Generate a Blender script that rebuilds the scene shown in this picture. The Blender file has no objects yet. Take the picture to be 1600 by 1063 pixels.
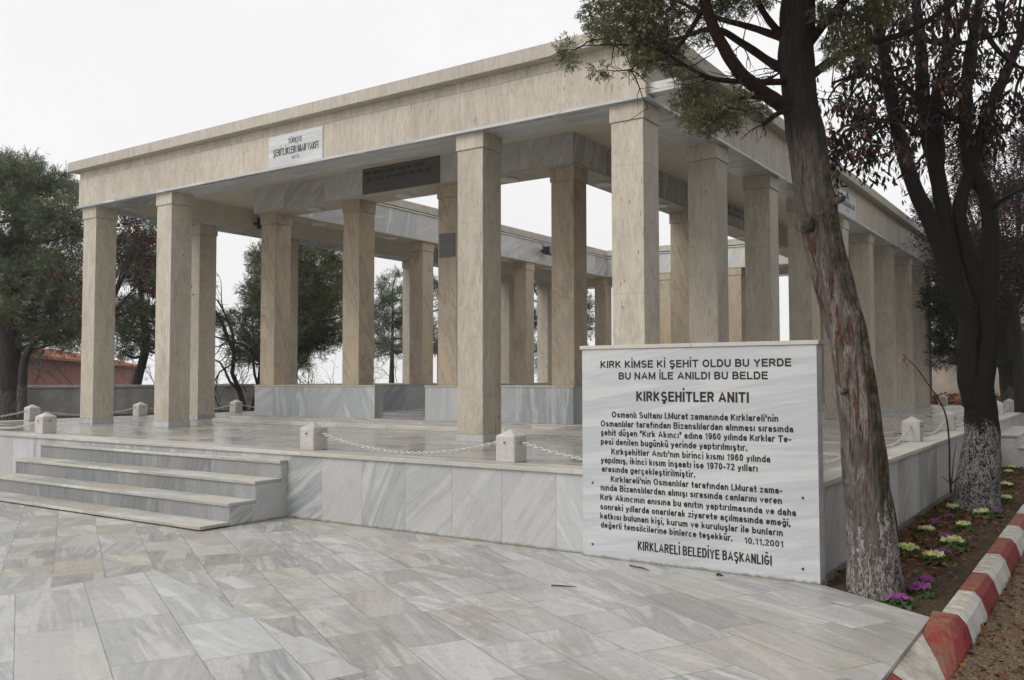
import bpy, bmesh, math, random
import numpy as np
from mathutils import Vector, Matrix, noise as mnoise
R = math.radians
scene = bpy.context.scene
COL = scene.collection
# ------------------------------------------------------------------ camera
F, YAW, PITCH, ROLL = 1394.0, 0.5962, 0.0442, -0.0016      # solved from the photograph's vanishing points
EYE = (4.604, -9.572, 1.60)
cam = bpy.data.cameras.new("camera"); cam.sensor_width = 36; cam.lens = 36 * F / 1600
cam.clip_start = 0.05; cam.clip_end = 2000
co = bpy.data.objects.new("camera", cam); COL.objects.link(co)
co.matrix_world = Matrix.Translation(EYE) @ Matrix.Rotation(YAW, 4, 'Z') @ Matrix.Rotation(math.pi / 2 + PITCH, 4, 'X') @ Matrix.Rotation(ROLL, 4, 'Z')
scene.camera = co
# ------------------------------------------------------------------ overcast sky and soft sun
SUN_EL, SUN_AZ = R(42), R(205)        # azimuth clockwise from +Y
w = bpy.data.worlds.new("World"); scene.world = w; w.use_nodes = True
nt = w.node_tree; nt.nodes.clear()
sky = nt.nodes.new('ShaderNodeTexSky'); sky.sky_type = 'NISHITA'; sky.sun_disc = False
sky.sun_elevation = SUN_EL; sky.sun_rotation = SUN_AZ; sky.dust_density = 6; sky.air_density = 1.5
hs = nt.nodes.new('ShaderNodeHueSaturation'); hs.inputs['Saturation'].default_value = 0.12
mx = nt.nodes.new('ShaderNodeMix'); mx.data_type = 'RGBA'; mx.inputs[0].default_value = 0.93   # cloud deck over the clear sky
mx.inputs[7].default_value = (10.1, 10.12, 10.2, 1)
tc = nt.nodes.new('ShaderNodeTexCoord'); cn = nt.nodes.new('ShaderNodeTexNoise'); cn.inputs['Scale'].default_value = 1.6; cn.inputs['Detail'].default_value = 5
cm = nt.nodes.new('ShaderNodeMapRange'); cm.inputs[1].default_value = .3; cm.inputs[2].default_value = .7; cm.inputs[3].default_value = 9.2; cm.inputs[4].default_value = 10.4
nt.links.new(tc.outputs['Generated'], cn.inputs['Vector']); nt.links.new(cn.outputs[0], cm.inputs[0]); nt.links.new(cm.outputs[0], mx.inputs[7])     # faint unevenness of the overcast
bg = nt.nodes.new('ShaderNodeBackground'); bg.inputs['Strength'].default_value = 0.1
wo = nt.nodes.new('ShaderNodeOutputWorld')
nt.links.new(sky.outputs[0], hs.inputs['Color']); nt.links.new(hs.outputs[0], mx.inputs[6])
nt.links.new(mx.outputs[2], bg.inputs['Color']); nt.links.new(bg.outputs[0], wo.inputs['Surface'])
sl = bpy.data.lights.new("sun", 'SUN'); sl.energy = 1.5; sl.angle = R(35); sl.color = (1, .965, .91)
so = bpy.data.objects.new("sun", sl); COL.objects.link(so)
so.rotation_euler = Vector((math.sin(SUN_AZ) * math.cos(SUN_EL), math.cos(SUN_AZ) * math.cos(SUN_EL), math.sin(SUN_EL))).to_track_quat('Z', 'Y').to_euler()
scene.view_settings.view_transform = 'Standard'; scene.view_settings.look = 'None'
scene.view_settings.exposure = 0.0; scene.view_settings.gamma = 1.0
scene.cycles.max_bounces = 8; scene.cycles.diffuse_bounces = 4; scene.cycles.glossy_bounces = 3
scene.cycles.transparent_max_bounces = 8; scene.cycles.use_denoising = True

rng = random.Random(7); NR = np.random.default_rng(11)

def at(px, py, d):
    """world point seen at a photograph pixel, d metres along the ground from the eye"""
    X, Y = px - 800, py - 531.5
    cr, sr = math.cos(ROLL), math.sin(ROLL); X, Y = cr * X + sr * Y, -sr * X + cr * Y
    r, u = X / F, -Y / F
    fw = math.cos(PITCH) - u * math.sin(PITCH); dz = math.sin(PITCH) + u * math.cos(PITCH)
    k = d / fw; c, s = math.cos(YAW), math.sin(YAW)
    return Vector((EYE[0] + (r * c - fw * s) * k, EYE[1] + (r * s + fw * c) * k, EYE[2] + dz * k))

# ------------------------------------------------------------------ tagging and object helpers
def tag(o, label=None, cat=None, group=None, kind=None):
    if label: o["label"] = label
    if cat: o["category"] = cat
    if group: o["group"] = group
    if kind: o["kind"] = kind
    return o
def thing(name, label, cat, loc=(0, 0, 0), rz=0, group=None):
    o = bpy.data.objects.new(name, None); COL.objects.link(o); o.empty_display_size = .2
    o.location = loc; o.rotation_euler = (0, 0, rz)
    return tag(o, label, cat, group)
def place(o, parent, world=True):
    COL.objects.link(o)
    if parent: o.parent = parent
    return o
def root_loc(p):
    l = Vector((0, 0, 0))
    while p: l += Vector(p.location); p = p.parent
    return l
def copy_tree(o, parent=None):
    c = o.copy(); COL.objects.link(c); c.parent = parent
    for ch in list(o.children): copy_tree(ch, c)
    return c

class MB:
    """collects shapes in world coordinates; build() links them as one mesh object"""
    def __init__(s): s.v = []; s.f = []; s.sm = []
    def quadmesh(s, vs, fs, smooth=False):
        b = len(s.v); s.v += [tuple(p) for p in vs]; s.f += [tuple(i + b for i in f) for f in fs]; s.sm += [smooth] * len(fs); return s
    def box(s, x0, y0, z0, x1, y1, z1):
        v = [(x, y, z) for z in (z0, z1) for y in (y0, y1) for x in (x0, x1)]
        return s.quadmesh(v, [(0, 2, 3, 1), (4, 5, 7, 6), (0, 1, 5, 4), (1, 3, 7, 5), (3, 2, 6, 7), (2, 0, 4, 6)])
    def ring(s, o, i, z0, z1):
        v = []
        for z in (z0, z1):
            for r in (o, i):
                v += [(r[0], r[1], z), (r[2], r[1], z), (r[2], r[3], z), (r[0], r[3], z)]
        f = []
        for k in range(4):
            n = (k + 1) % 4
            f += [(k, n, n + 8, k + 8), (4 + n, 4 + k, 12 + k, 12 + n), (8 + k, 8 + n, 12 + n, 12 + k), (n, k, 4 + k, 4 + n)]
        return s.quadmesh(v, f)
    def prism(s, poly, z0, z1):
        n = len(poly); v = [(x, y, z0) for x, y in poly] + [(x, y, z1) for x, y in poly]
        return s.quadmesh(v, [tuple(range(n - 1, -1, -1)), tuple(range(n, 2 * n))] + [(k, (k + 1) % n, n + (k + 1) % n, n + k) for k in range(n)])
    def tube(s, pts, rad, sides=8, caps=True, bump=0, bs=3.0, smooth=True, ridge=0, seed=0):
        pts = [Vector(p) for p in pts]; n = len(pts); b = len(s.v); up = None
        for k in range(n):
            t = (pts[min(k + 1, n - 1)] - pts[max(k - 1, 0)]).normalized()
            if up is None:
                up = t.orthogonal().normalized()
            up = (up - t * up.dot(t)).normalized(); bi = t.cross(up)
            for j in range(sides):
                a = 2 * math.pi * j / sides; r = rad[k]
                d = up * math.cos(a) + bi * math.sin(a)
                if bump or ridge:
                    p = pts[k] + d * r
                    q = 1 + bump * mnoise.noise(p * bs + Vector((seed, 0, 0)))
                    if ridge: q += ridge * (mnoise.noise(Vector((math.cos(a) * 5 + seed, math.sin(a) * 5, k * .05))) + .6 * mnoise.noise(Vector((math.cos(a) * 11, math.sin(a) * 11 + seed, k * .11))))
                    r *= q
                s.v.append(tuple(pts[k] + d * r))
        for k in range(n - 1):
            for j in range(sides):
                j2 = (j + 1) % sides
                s.f.append((b + k * sides + j, b + k * sides + j2, b + (k + 1) * sides + j2, b + (k + 1) * sides + j)); s.sm.append(smooth)
        if caps:
            s.f.append(tuple(b + j for j in range(sides - 1, -1, -1))); s.f.append(tuple(b + (n - 1) * sides + j for j in range(sides))); s.sm += [False, False]
        return s
    def build(s, name, mat, parent=None, bevel=0, uv=True):
        me = bpy.data.meshes.new(name); L = root_loc(parent)
        me.from_pydata([(x - L.x, y - L.y, z - L.z) for x, y, z in s.v], [], s.f)
        me.polygons.foreach_set('use_smooth', s.sm)
        if mat: me.materials.append(mat)
        if uv: box_uv(me, L)
        me.validate(); me.update()
        o = bpy.data.objects.new(name, me); place(o, parent)
        if bevel:
            m = o.modifiers.new('bevel', 'BEVEL'); m.width = bevel; m.segments = 2; m.limit_method = 'ANGLE'; m.angle_limit = R(40)
        return o
def box_uv(me, L=Vector((0, 0, 0))):
    uvl = me.uv_layers.new(name='UVMap'); n = len(me.loops); uv = np.zeros((n, 2), dtype=np.float32)
    vs = me.vertices; lp = me.loops
    for p in me.polygons:
        a = [abs(c) for c in p.normal]; k = a.index(max(a))
        for li in p.loop_indices:
            c = vs[lp[li].vertex_index].co + L
            uv[li] = (c.x, c.y) if k == 2 else ((c.y, c.z) if k == 0 else (c.x, c.z))
    uvl.data.foreach_set('uv', uv.ravel())

def soup(name, V, nper, mat, parent=None, col=None, smooth=False):
    """many separate n-gons from one array (N*nper,3); col (N,3) gives each its own tint"""
    L = root_loc(parent); V = np.asarray(V, dtype=np.float32).reshape(-1, 3) - np.array(L, dtype=np.float32)
    N = len(V) // nper; me = bpy.data.meshes.new(name)
    me.vertices.add(len(V)); me.vertices.foreach_set('co', V.ravel())
    me.loops.add(len(V)); me.loops.foreach_set('vertex_index', np.arange(len(V), dtype=np.int32))
    me.polygons.add(N); me.polygons.foreach_set('loop_start', np.arange(N, dtype=np.int32) * nper)
    if hasattr(me.polygons[0], 'loop_total'):
        try: me.polygons.foreach_set('loop_total', np.full(N, nper, dtype=np.int32))
        except Exception: pass
    me.update(calc_edges=True)
    if col is not None:
        ca = me.color_attributes.new('tint', 'FLOAT_COLOR', 'POINT')
        c = np.ones((len(V), 4), dtype=np.float32); c[:, :3] = np.repeat(col, nper, axis=0); ca.data.foreach_set('color', c.ravel())
    me.materials.append(mat)
    if smooth: me.polygons.foreach_set('use_smooth', np.ones(N, dtype=bool))
    o = bpy.data.objects.new(name, me); place(o, parent); return o

def unit(a): return a / (np.linalg.norm(a, axis=1, keepdims=True) + 1e-9)
def blades(base, d, length, width, curl=0.0):
    """pointed leaf quads: base (N,3), direction (N,3), per-leaf length and width"""
    N = len(base); d = unit(d); side = unit(np.cross(d, NR.normal(size=(N, 3))))
    l = np.asarray(length).reshape(-1, 1) * np.ones((N, 1)); wd = np.asarray(width).reshape(-1, 1) * np.ones((N, 1))
    nrm = np.cross(d, side)
    mid = base + d * l * .5 + nrm * l * curl
    return np.stack([base, mid + side * wd * .5, base + d * l, mid - side * wd * .5], axis=1).reshape(-1, 3)

# ------------------------------------------------------------------ node helper
class G:
    def __init__(s, name):
        s.mat = bpy.data.materials.new(name); s.mat.use_nodes = True; s.t = s.mat.node_tree
        s.b = s.t.nodes['Principled BSDF']; s.out = s.t.nodes['Material Output']
    def n(s, typ, ins=None, **props):
        nd = s.t.nodes.new('ShaderNode' + typ)
        for k, v in props.items(): setattr(nd, k, v)
        for k, v in (ins or {}).items(): s.set(nd.inputs[k], v)
        return nd
    def set(s, sock, v):
        if isinstance(v, bpy.types.NodeSocket): s.t.links.new(v, sock)
        elif isinstance(v, (tuple, list)) and len(v) == 3 and sock.type == 'RGBA': sock.default_value = (*v, 1)
        else: sock.default_value = v
    def m(s, op, a, b=None, c=None, clamp=False):
        nd = s.n('Math', operation=op, use_clamp=clamp); s.set(nd.inputs[0], a)
        if b is not None: s.set(nd.inputs[1], b)
        if c is not None: s.set(nd.inputs[2], c)
        return nd.outputs[0]
    def mix(s, f, a, b, blend='MIX'):
        nd = s.n('Mix', data_type='RGBA', blend_type=blend); s.set(nd.inputs[0], f); s.set(nd.inputs[6], a); s.set(nd.inputs[7], b); return nd.outputs[2]
    def ramp(s, f, stops):
        nd = s.n('ValToRGB'); cr = nd.color_ramp
        while len(cr.elements) < len(stops): cr.elements.new(.5)
        for e, (p, c) in zip(cr.elements, stops):
            e.position = p; e.color = (c, c, c, 1) if isinstance(c, (int, float)) else (*c, 1)
        s.set(nd.inputs[0], f); return nd.outputs[0]
    def noise(s, vec, scale, detail=4, rough=.55, dist=0, dim='3D'):
        nd = s.n('TexNoise', {'Scale': scale, 'Detail': detail, 'Roughness': rough, 'Distortion': dist}, noise_dimensions=dim)
        if vec is not None: s.set(nd.inputs['Vector'], vec)
        return nd.outputs[0]
    def sep(s, v):
        nd = s.n('SeparateXYZ'); s.set(nd.inputs[0], v); return nd.outputs
    def comb(s, x, y, z=0.0):
        nd = s.n('CombineXYZ'); s.set(nd.inputs[0], x); s.set(nd.inputs[1], y); s.set(nd.inputs[2], z); return nd.outputs[0]
    def maprange(s, v, a, b, c=0.0, d=1.0):
        nd = s.n('MapRange', clamp=True); s.set(nd.inputs[0], v)
        for i, q in enumerate((a, b, c, d)): nd.inputs[1 + i].default_value = q
        return nd.outputs[0]
    def uv(s): return s.n('UVMap').outputs[0]
    def obj(s): return s.n('TexCoord').outputs['Object']
    def geo(s): return s.n('NewGeometry').outputs['Position']
    def rnd(s): return s.n('ObjectInfo').outputs['Random']
    def bump(s, h, strength=.3, dist=.01):
        nd = s.n('Bump', {'Strength': strength, 'Distance': dist, 'Height': h}); s.t.links.new(nd.outputs[0], s.b.inputs['Normal'])
    def fin(s, color, rough=.6, spec=.5):
        s.set(s.b.inputs['Base Color'], color); s.set(s.b.inputs['Roughness'], rough); s.b.inputs['Specular IOR Level'].default_value = spec
        return s.mat

def marble(name, tw, th, rot=0.0, light=(.60, .595, .58), dark=(.30, .31, .32), warm=(.52, .47, .39), seed=0.0, rough=.35, joint=.003,
           angbase=0.0, angvar=2.2, vscale=1.0, tilevar=.22, warmf=.5, veinf=1.0, dirt=.35, jcol=(.20, .18, .15), spec=.5, lenvar=.7, moss=0):
    g = G(name); uv = g.uv()
    u0, v0, _ = g.sep(uv); c, s_ = math.cos(rot), math.sin(rot)
    u = g.m('ADD', g.m('MULTIPLY', u0, c), g.m('MULTIPLY', v0, s_)); v = g.m('SUBTRACT', g.m('MULTIPLY', v0, c), g.m('MULTIPLY', u0, s_))
    vs = g.m('ADD', g.m('DIVIDE', v, th), seed + 31.0); r = g.m('FLOOR', vs)
    rr = g.n('TexWhiteNoise', {'W': g.m('ADD', r, seed * 3.1)}, noise_dimensions='1D').outputs[0]
    L = g.m('MULTIPLY', g.m('ADD', g.m('MULTIPLY', rr, lenvar), 1 - lenvar / 2), tw)
    us = g.m('ADD', g.m('DIVIDE', u, L), g.m('MULTIPLY', rr, 17.3)); cc = g.m('FLOOR', us)
    wn = g.n('TexWhiteNoise', {'Vector': g.comb(cc, r, seed)}, noise_dimensions='3D'); h1 = wn.outputs[0]; h2, h3, h4 = g.sep(wn.outputs[1])
    fu = g.m('MULTIPLY', g.m('FRACT', us), L); fv = g.m('MULTIPLY', g.m('FRACT', vs), th)
    e = g.m('MINIMUM', g.m('MINIMUM', fu, g.m('SUBTRACT', L, fu)), g.m('MINIMUM', fv, g.m('SUBTRACT', th, fv)))
    jn = g.m('SUBTRACT', 1.0, g.maprange(e, joint * .4, joint))
    wob = g.noise(uv, 1.3, 2); 
    ang = g.m('ADD', g.m('MULTIPLY', g.m('SUBTRACT', h2, .5), angvar), angbase)
    ca, sa = g.m('COSINE', ang), g.m('SINE', ang)
    a = g.m('ADD', g.m('MULTIPLY', u, ca), g.m('MULTIPLY', v, sa)); b = g.m('SUBTRACT', g.m('MULTIPLY', v, ca), g.m('MULTIPLY', u, sa))
    vec = g.comb(g.m('MULTIPLY', a, .55 * vscale), g.m('MULTIPLY', b, 5.2 * vscale), g.m('MULTIPLY', h3, 60.0))
    broad = g.noise(vec, 1.0, 6, .62, .9)
    vec2 = g.comb(g.m('MULTIPLY', a, 1.6 * vscale), g.m('MULTIPLY', b, 20.0 * vscale), g.m('MULTIPLY', h4, 60.0))
    fine = g.noise(vec2, 1.0, 5, .65, 1.2)
    ridge = g.m('SUBTRACT', 1.0, g.m('MULTIPLY', g.m('ABSOLUTE', g.m('SUBTRACT', broad, .5)), 14.0), clamp=True)
    vein = g.m('ADD', g.maprange(broad, .43, .66), g.m('MULTIPLY', g.maprange(fine, .47, .68), .55))
    vein = g.m('MULTIPLY', g.m('ADD', vein, g.m('MULTIPLY', ridge, .5)), g.m('MULTIPLY', g.m('ADD', .35, h3), veinf), clamp=True)
    base = g.mix(g.m('MULTIPLY', g.m('MULTIPLY', h4, h4), warmf), light, warm)
    col = g.mix(vein, base, dark)
    mot = g.maprange(g.noise(uv, 24, 7, .78, .4), .3, .7, 1 - .22 * dirt, 1 + .12 * dirt)
    tv = g.m('MULTIPLY', mot, g.m('ADD', g.m('MULTIPLY', h1, tilevar), 1 - tilevar * .6))
    col = g.mix(1.0, col, g.comb(tv, tv, tv), 'MULTIPLY')
    st = g.noise(uv, 1.1, 7, .74, .6); st2 = g.noise(uv, 5.5, 6, .7, .8); spk = g.noise(uv, 60, 3, .7)
    col = g.mix(g.m('MULTIPLY', g.maprange(st, .50, .75), dirt), col, (.30, .275, .235))
    col = g.mix(g.m('MULTIPLY', g.maprange(st2, .56, .74), g.m('MULTIPLY', g.maprange(st, .42, .6), dirt * .7)), col, (.22, .195, .16))
    col = g.mix(g.m('MULTIPLY', g.maprange(spk, .66, .74), dirt), col, (.16, .15, .13))
    col = g.mix(g.m('MULTIPLY', jn, g.maprange(g.noise(uv, 4, 3), .3, .6, .35, .9)), col, jcol)
    if moss:                                       # grime and moss along the foot of the wall
        mz = g.m('ADD', v0, g.m('MULTIPLY', g.noise(uv, 11, 6, .75), -.08)); col = g.mix(g.m('MULTIPLY', g.maprange(mz, -.012, -.035), .8), col, (.13, .115, .06))
    rg = g.m('ADD', g.m('MULTIPLY', st, .35), g.m('SUBTRACT', g.m('ADD', g.m('MULTIPLY', h2, .15), rough), .2))
    g.bump(g.m('SUBTRACT', g.m('ADD', g.m('MULTIPLY', h1, .35), g.m('MULTIPLY', g.noise(uv, 9, 4), .25)), g.m('MULTIPLY', jn, 1.0)), .25, .004)
    return g.fin(col, rg, spec)

def travertine(name, c1, c2, c3, veins=0.0, tw=.95, rough=.55, pores=1.0):
    g = G(name); uv = g.uv(); rn = g.rnd(); u, v, _ = g.sep(uv)
    off = g.m('MULTIPLY', rn, 40.0)
    k = g.m('FLOOR', g.m('ADD', g.m('DIVIDE', u, tw), .37)); hk = g.n('TexWhiteNoise', {'W': g.m('ADD', k, off)}, noise_dimensions='1D').outputs[0]
    fu = g.m('MULTIPLY', g.m('FRACT', g.m('ADD', g.m('DIVIDE', u, tw), .37)), tw); e = g.m('MINIMUM', fu, g.m('SUBTRACT', tw, fu))
    jn = g.m('SUBTRACT', 1.0, g.maprange(e, .001, .004))
    z = g.m('ADD', off, g.m('MULTIPLY', hk, 9.0))
    s1 = g.noise(g.comb(g.m('MULTIPLY', u, 4.2), g.m('MULTIPLY', v, 1.0), z), 1, 7, .68, .7)
    s2 = g.noise(g.comb(g.m('MULTIPLY', u, 26.0), g.m('MULTIPLY', v, 4.2), z), 1, 6, .68, 1.0)
    col = g.mix(g.maprange(s1, .34, .66), c1, c2)
    col = g.mix(g.m('MULTIPLY', g.maprange(s2, .45, .64), .6), col, c3)
    if veins:
        q = g.noise(g.comb(g.m('ADD', g.m('MULTIPLY', u, 1.3), g.m('MULTIPLY', v, .45)), g.m('MULTIPLY', v, .35), z), 1.3, 5, .55, 1.2)
        rd = g.m('SUBTRACT', 1.0, g.m('MULTIPLY', g.m('ABSOLUTE', g.m('SUBTRACT', q, .47)), 38.0), clamp=True)
        col = g.mix(g.m('MULTIPLY', rd, veins), col, (.26, .165, .085))
        col = g.mix(g.m('MULTIPLY', g.maprange(q, .5, .62), veins * .6), col, (.55, .38, .20))
        h = g.m('MULTIPLY', g.m('SUBTRACT', 1.0, g.maprange(g.m('ABSOLUTE', g.m('SUBTRACT', g.m('FRACT', g.m('ADD', g.m('DIVIDE', v, 1.55), rn)), .5)), .0, .003)), .55)
        col = g.mix(h, col, (.22, .18, .13))
    tv = g.m('ADD', .87, g.m('ADD', g.m('MULTIPLY', hk, .17), g.m('MULTIPLY', rn, .10))); col = g.mix(1.0, col, g.comb(tv, tv, tv), 'MULTIPLY')
    p = g.noise(g.comb(g.m('MULTIPLY', u, 46.0), g.m('MULTIPLY', v, 7.0), z), 1, 3, .6, .5); area = g.noise(g.comb(g.m('MULTIPLY', u, 5.0), g.m('MULTIPLY', v, 1.2), z), 1, 3)
    pm = g.m('MULTIPLY', g.maprange(p, .63, .69), g.maprange(area, .46, .58), clamp=True)
    col = g.mix(g.m('MULTIPLY', pm, .75 * pores), col, (.13, .10, .07))
    dk = g.noise(g.comb(g.m('MULTIPLY', u, 2.2), g.m('MULTIPLY', v, .6), z), 1.0, 7, .74, .6); col = g.mix(g.m('MULTIPLY', g.maprange(dk, .52, .72), .55), col, (.23, .205, .165))
    blot = g.noise(g.comb(u, v, z), 2.6, 6, .7, .8); col = g.mix(g.m('MULTIPLY', g.maprange(blot, .50, .74), .5), col, c3)
    col = g.mix(g.m('MULTIPLY', jn, .6), col, (.22, .18, .13))
    g.bump(g.m('SUBTRACT', g.m('MULTIPLY', s2, .3), g.m('ADD', pm, jn)), .35, .006)
    return g.fin(col, rough, .4)

def simple(name, col, rough=.6, var=.25, scale=8.0, bump=.2, col2=None, metal=0.0, detail=6, spec=.4):
    g = G(name); p = g.obj(); n = g.noise(p, scale, detail, .6)
    c2 = col2 or tuple(c * (1 - var * 1.6) for c in col)
    g.b.inputs['Metallic'].default_value = metal
    g.bump(n, bump, .01)
    return g.fin(g.mix(g.maprange(n, .35, .7), col, c2), rough, spec)

def leafmat(name, base, rough=.6, trans=.25):
    g = G(name); at_ = g.n('Attribute', attribute_name='tint'); c = g.mix(1.0, base, at_.outputs[0], 'MULTIPLY')
    g.fin(c, rough, .25)
    tr = g.n('BsdfTranslucent'); g.set(tr.inputs[0], c); ms = g.n('MixShader', {0: trans})
    g.t.links.new(g.b.outputs[0], ms.inputs[1]); g.t.links.new(tr.outputs[0], ms.inputs[2]); g.t.links.new(ms.outputs[0], g.out.inputs[0])
    return g.mat

def barkmat(name, c1, c2, wash_z=None, peel=None, su=22.0, sv=3.0, washw=.35, moss=0.0, washc=(.57, .54, .515)):
    g = G(name); p = g.obj(); x, y, z = g.sep(p)
    def sc(a, b): return g.comb(g.m('MULTIPLY', x, a), g.m('MULTIPLY', y, a), g.m('MULTIPLY', z, b))
    n = g.noise(sc(su, sv), 1.0, 8, .72, 1.1); f = g.noise(sc(su * 2.4, sv * 2.6), 1.0, 6, .7, .6)
    col = g.mix(g.maprange(n, .36, .64), c2, c1)
    col = g.mix(g.m('MULTIPLY', g.maprange(f, .50, .66), .7), col, tuple(c * .3 for c in c1))
    h = g.m('ADD', n, g.m('MULTIPLY', f, .6))
    if peel:
        pn = g.noise(sc(13.0, 1.5), 1.0, 7, .62, 1.5); pg = g.noise(sc(9.0, 1.2), 1.0, 7, .62, 1.2)
        zz = g.maprange(z, .70, 1.0); zt = g.maprange(g.m('ADD', z, g.m('MULTIPLY', pg, .8)), 3.5, 3.0); zm = g.m('MULTIPLY', zz, zt)
        col = g.mix(g.m('MULTIPLY', g.m('MULTIPLY', zm, g.maprange(pg, .50, .40)), .85), col, g.mix(g.maprange(f, .38, .6), (.42, .37, .33), (.13, .10, .085)))
        pm = g.m('MULTIPLY', zm, g.maprange(pn, .54, .57))
        col = g.mix(g.m('MULTIPLY', pm, .85), col, g.mix(g.maprange(f, .36, .58), peel, tuple(c * .22 for c in peel)))
        h = g.m('SUBTRACT', h, g.m('MULTIPLY', pm, .5))
    if peel:
        tp = g.maprange(g.m('ADD', z, g.m('MULTIPLY', g.noise(sc(6, 1.5), 1.0, 5, .65), .9)), 3.75, 4.15); col = g.mix(g.m('MULTIPLY', tp, .85), col, g.mix(g.maprange(f, .4, .65), (.034, .027, .024), (.012, .010, .009)))
    if moss:
        mn = g.noise(p, 9, 6, .72); nx, ny, nz = g.sep(g.n('NewGeometry').outputs['Normal'])
        mm = g.m('MULTIPLY', g.maprange(mn, .42, .58), g.maprange(nx, .45, .85)); col = g.mix(g.m('MULTIPLY', mm, moss), col, (.032, .034, .014))
    if wash_z:
        wv = g.noise(sc(7, 2.5), 1.0, 5, .7); zm = g.maprange(g.m('ADD', z, g.m('MULTIPLY', g.m('SUBTRACT', wv, .5), washw * 2.4)), wash_z + washw * .5, wash_z - washw * .5)
        wn = g.noise(sc(85, 34), 1.0, 4, .7, .5); wb = g.noise(sc(20, 7), 1.0, 4, .65, .5)
        wm = g.maprange(g.m('ADD', g.m('ADD', g.m('MULTIPLY', wn, .7), g.m('MULTIPLY', wb, .3)), g.m('MULTIPLY', g.m('SUBTRACT', zm, 1.0), .5)), .455, .515)
        col = g.mix(g.m('MULTIPLY', wm, .85), col, g.mix(g.maprange(f, .35, .7), washc, tuple(c * .6 for c in washc)))
        h = g.m('ADD', h, g.m('MULTIPLY', wm, .35))
    g.bump(h, 1.0, .035)
    return g.fin(col, .85, .2)

# ------------------------------------------------------------------ materials
M = {}
M['paving'] = marble('plaza_marble', .66, .385, rot=R(-29.5), light=(.56, .558, .545), dark=(.23, .24, .245), warm=(.48, .435, .365), seed=2, rough=.33, joint=.0055, angvar=.7, tilevar=.13, warmf=.85, veinf=.62, dirt=1.0, lenvar=.9)
M['paving_ramp'] = marble('raised_marble', .80, .46, rot=R(-27), light=(.56, .567, .565), dark=(.27, .287, .30), warm=(.51, .485, .435), seed=9, rough=.32, joint=.005, angvar=.6, tilevar=.15, warmf=.55, veinf=.62, dirt=.6, lenvar=.9)
M['deck'] = marble('deck_marble', .9, .45, light=(.50, .49, .465), dark=(.27, .265, .255), warm=(.45, .405, .34), seed=5, rough=.17, joint=.004, angvar=.4, tilevar=.26, warmf=.6, veinf=.9, dirt=.4)
M['wall_marble'] = marble('facing_marble', .62, 6.0, light=(.52, .527, .53), dark=(.32, .335, .35), warm=(.49, .47, .44), seed=4, rough=.42, joint=.004, angbase=1.35, angvar=1.6, tilevar=.18, warmf=.35, veinf=.85, dirt=.35, moss=1, lenvar=.0, vscale=.9)
M['parapet_marble'] = marble('parapet_marble', .95, 6.0, light=(.46, .475, .49), dark=(.27, .287, .305), warm=(.43, .42, .40), seed=14, rough=.35, joint=.004, angbase=1.2, angvar=1.8, tilevar=.2, warmf=.3, veinf=.95, dirt=.25, lenvar=.0)
M['beam_marble'] = marble('beam_marble', 1.1, 6.0, light=(.58, .585, .58), dark=(.36, .37, .38), warm=(.54, .50, .44), seed=21, rough=.2, joint=.006, angbase=.8, angvar=1.2, tilevar=.14, warmf=.5, veinf=.8, dirt=.2, lenvar=.0)
M['soffit_marble'] = marble('soffit_marble', 1.6, 6.0, light=(.56, .57, .58), dark=(.34, .355, .37), warm=(.52, .48, .42), seed=25, rough=.25, joint=.004, angvar=.5, tilevar=.12, warmf=.3, veinf=.9, dirt=.2, lenvar=.0)
M['sign_marble'] = marble('sign_marble', 60.0, 60.0, light=(.555, .56, .575), dark=(.40, .41, .435), seed=33.4, rough=.3, joint=.0001, angbase=.12, angvar=.0, tilevar=.0, warmf=.0, veinf=.75, dirt=.12, lenvar=0, vscale=.8, moss=1)
M['plaque_marble'] = marble('plaque_marble', 60.0, 60.0, light=(.62, .63, .64), dark=(.46, .47, .49), seed=37.4, rough=.4, joint=.0001, angvar=0, tilevar=0, warmf=0, veinf=.7, dirt=.12, lenvar=0)
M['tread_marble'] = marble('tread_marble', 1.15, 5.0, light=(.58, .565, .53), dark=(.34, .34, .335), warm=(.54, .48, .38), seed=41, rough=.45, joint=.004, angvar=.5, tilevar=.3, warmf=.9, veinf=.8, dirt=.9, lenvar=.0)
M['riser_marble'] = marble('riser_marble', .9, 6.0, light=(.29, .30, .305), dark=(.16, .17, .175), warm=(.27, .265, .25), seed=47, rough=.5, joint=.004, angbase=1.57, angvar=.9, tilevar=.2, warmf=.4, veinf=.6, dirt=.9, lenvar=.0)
M['coping_marble'] = marble('coping_marble', 1.2, 6.0, light=(.57, .55, .51), dark=(.36, .355, .345), warm=(.52, .47, .38), seed=51, rough=.45, joint=.004, angvar=.4, tilevar=.2, warmf=.8, veinf=.6, dirt=.5, lenvar=.0)
M['grey_slab'] = marble('dark_slab', 60.0, 60.0, light=(.115, .118, .115), dark=(.07, .073, .074), seed=57.4, rough=.35, joint=.0001, angvar=0, tilevar=0, warmf=0, veinf=.6, dirt=.15, lenvar=0)
M['trav'] = travertine('pale_travertine', (.56, .508, .432), (.48, .428, .352), (.34, .29, .23), pores=1.5, tw=.8)
M['trav_col'] = travertine('column_travertine', (.545, .50, .422), (.455, .41, .338), (.33, .285, .225), tw=9.0, veins=.12, pores=1.4)
M['trav_warm'] = travertine('warm_travertine', (.47, .408, .32), (.395, .335, .255), (.32, .256, .182), tw=9.0, veins=.5, pores=.6)
M['trav_roof'] = travertine('roof_travertine', (.515, .478, .41), (.435, .395, .33), (.34, .30, .24), tw=1.6)
M['plaster'] = simple('ceiling_plaster', (.62, .57, .48), .8, .08, 3, .05)
M['concrete'] = simple('grey_render', (.52, .52, .50), .85, .25, 2.5, .15)
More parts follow.
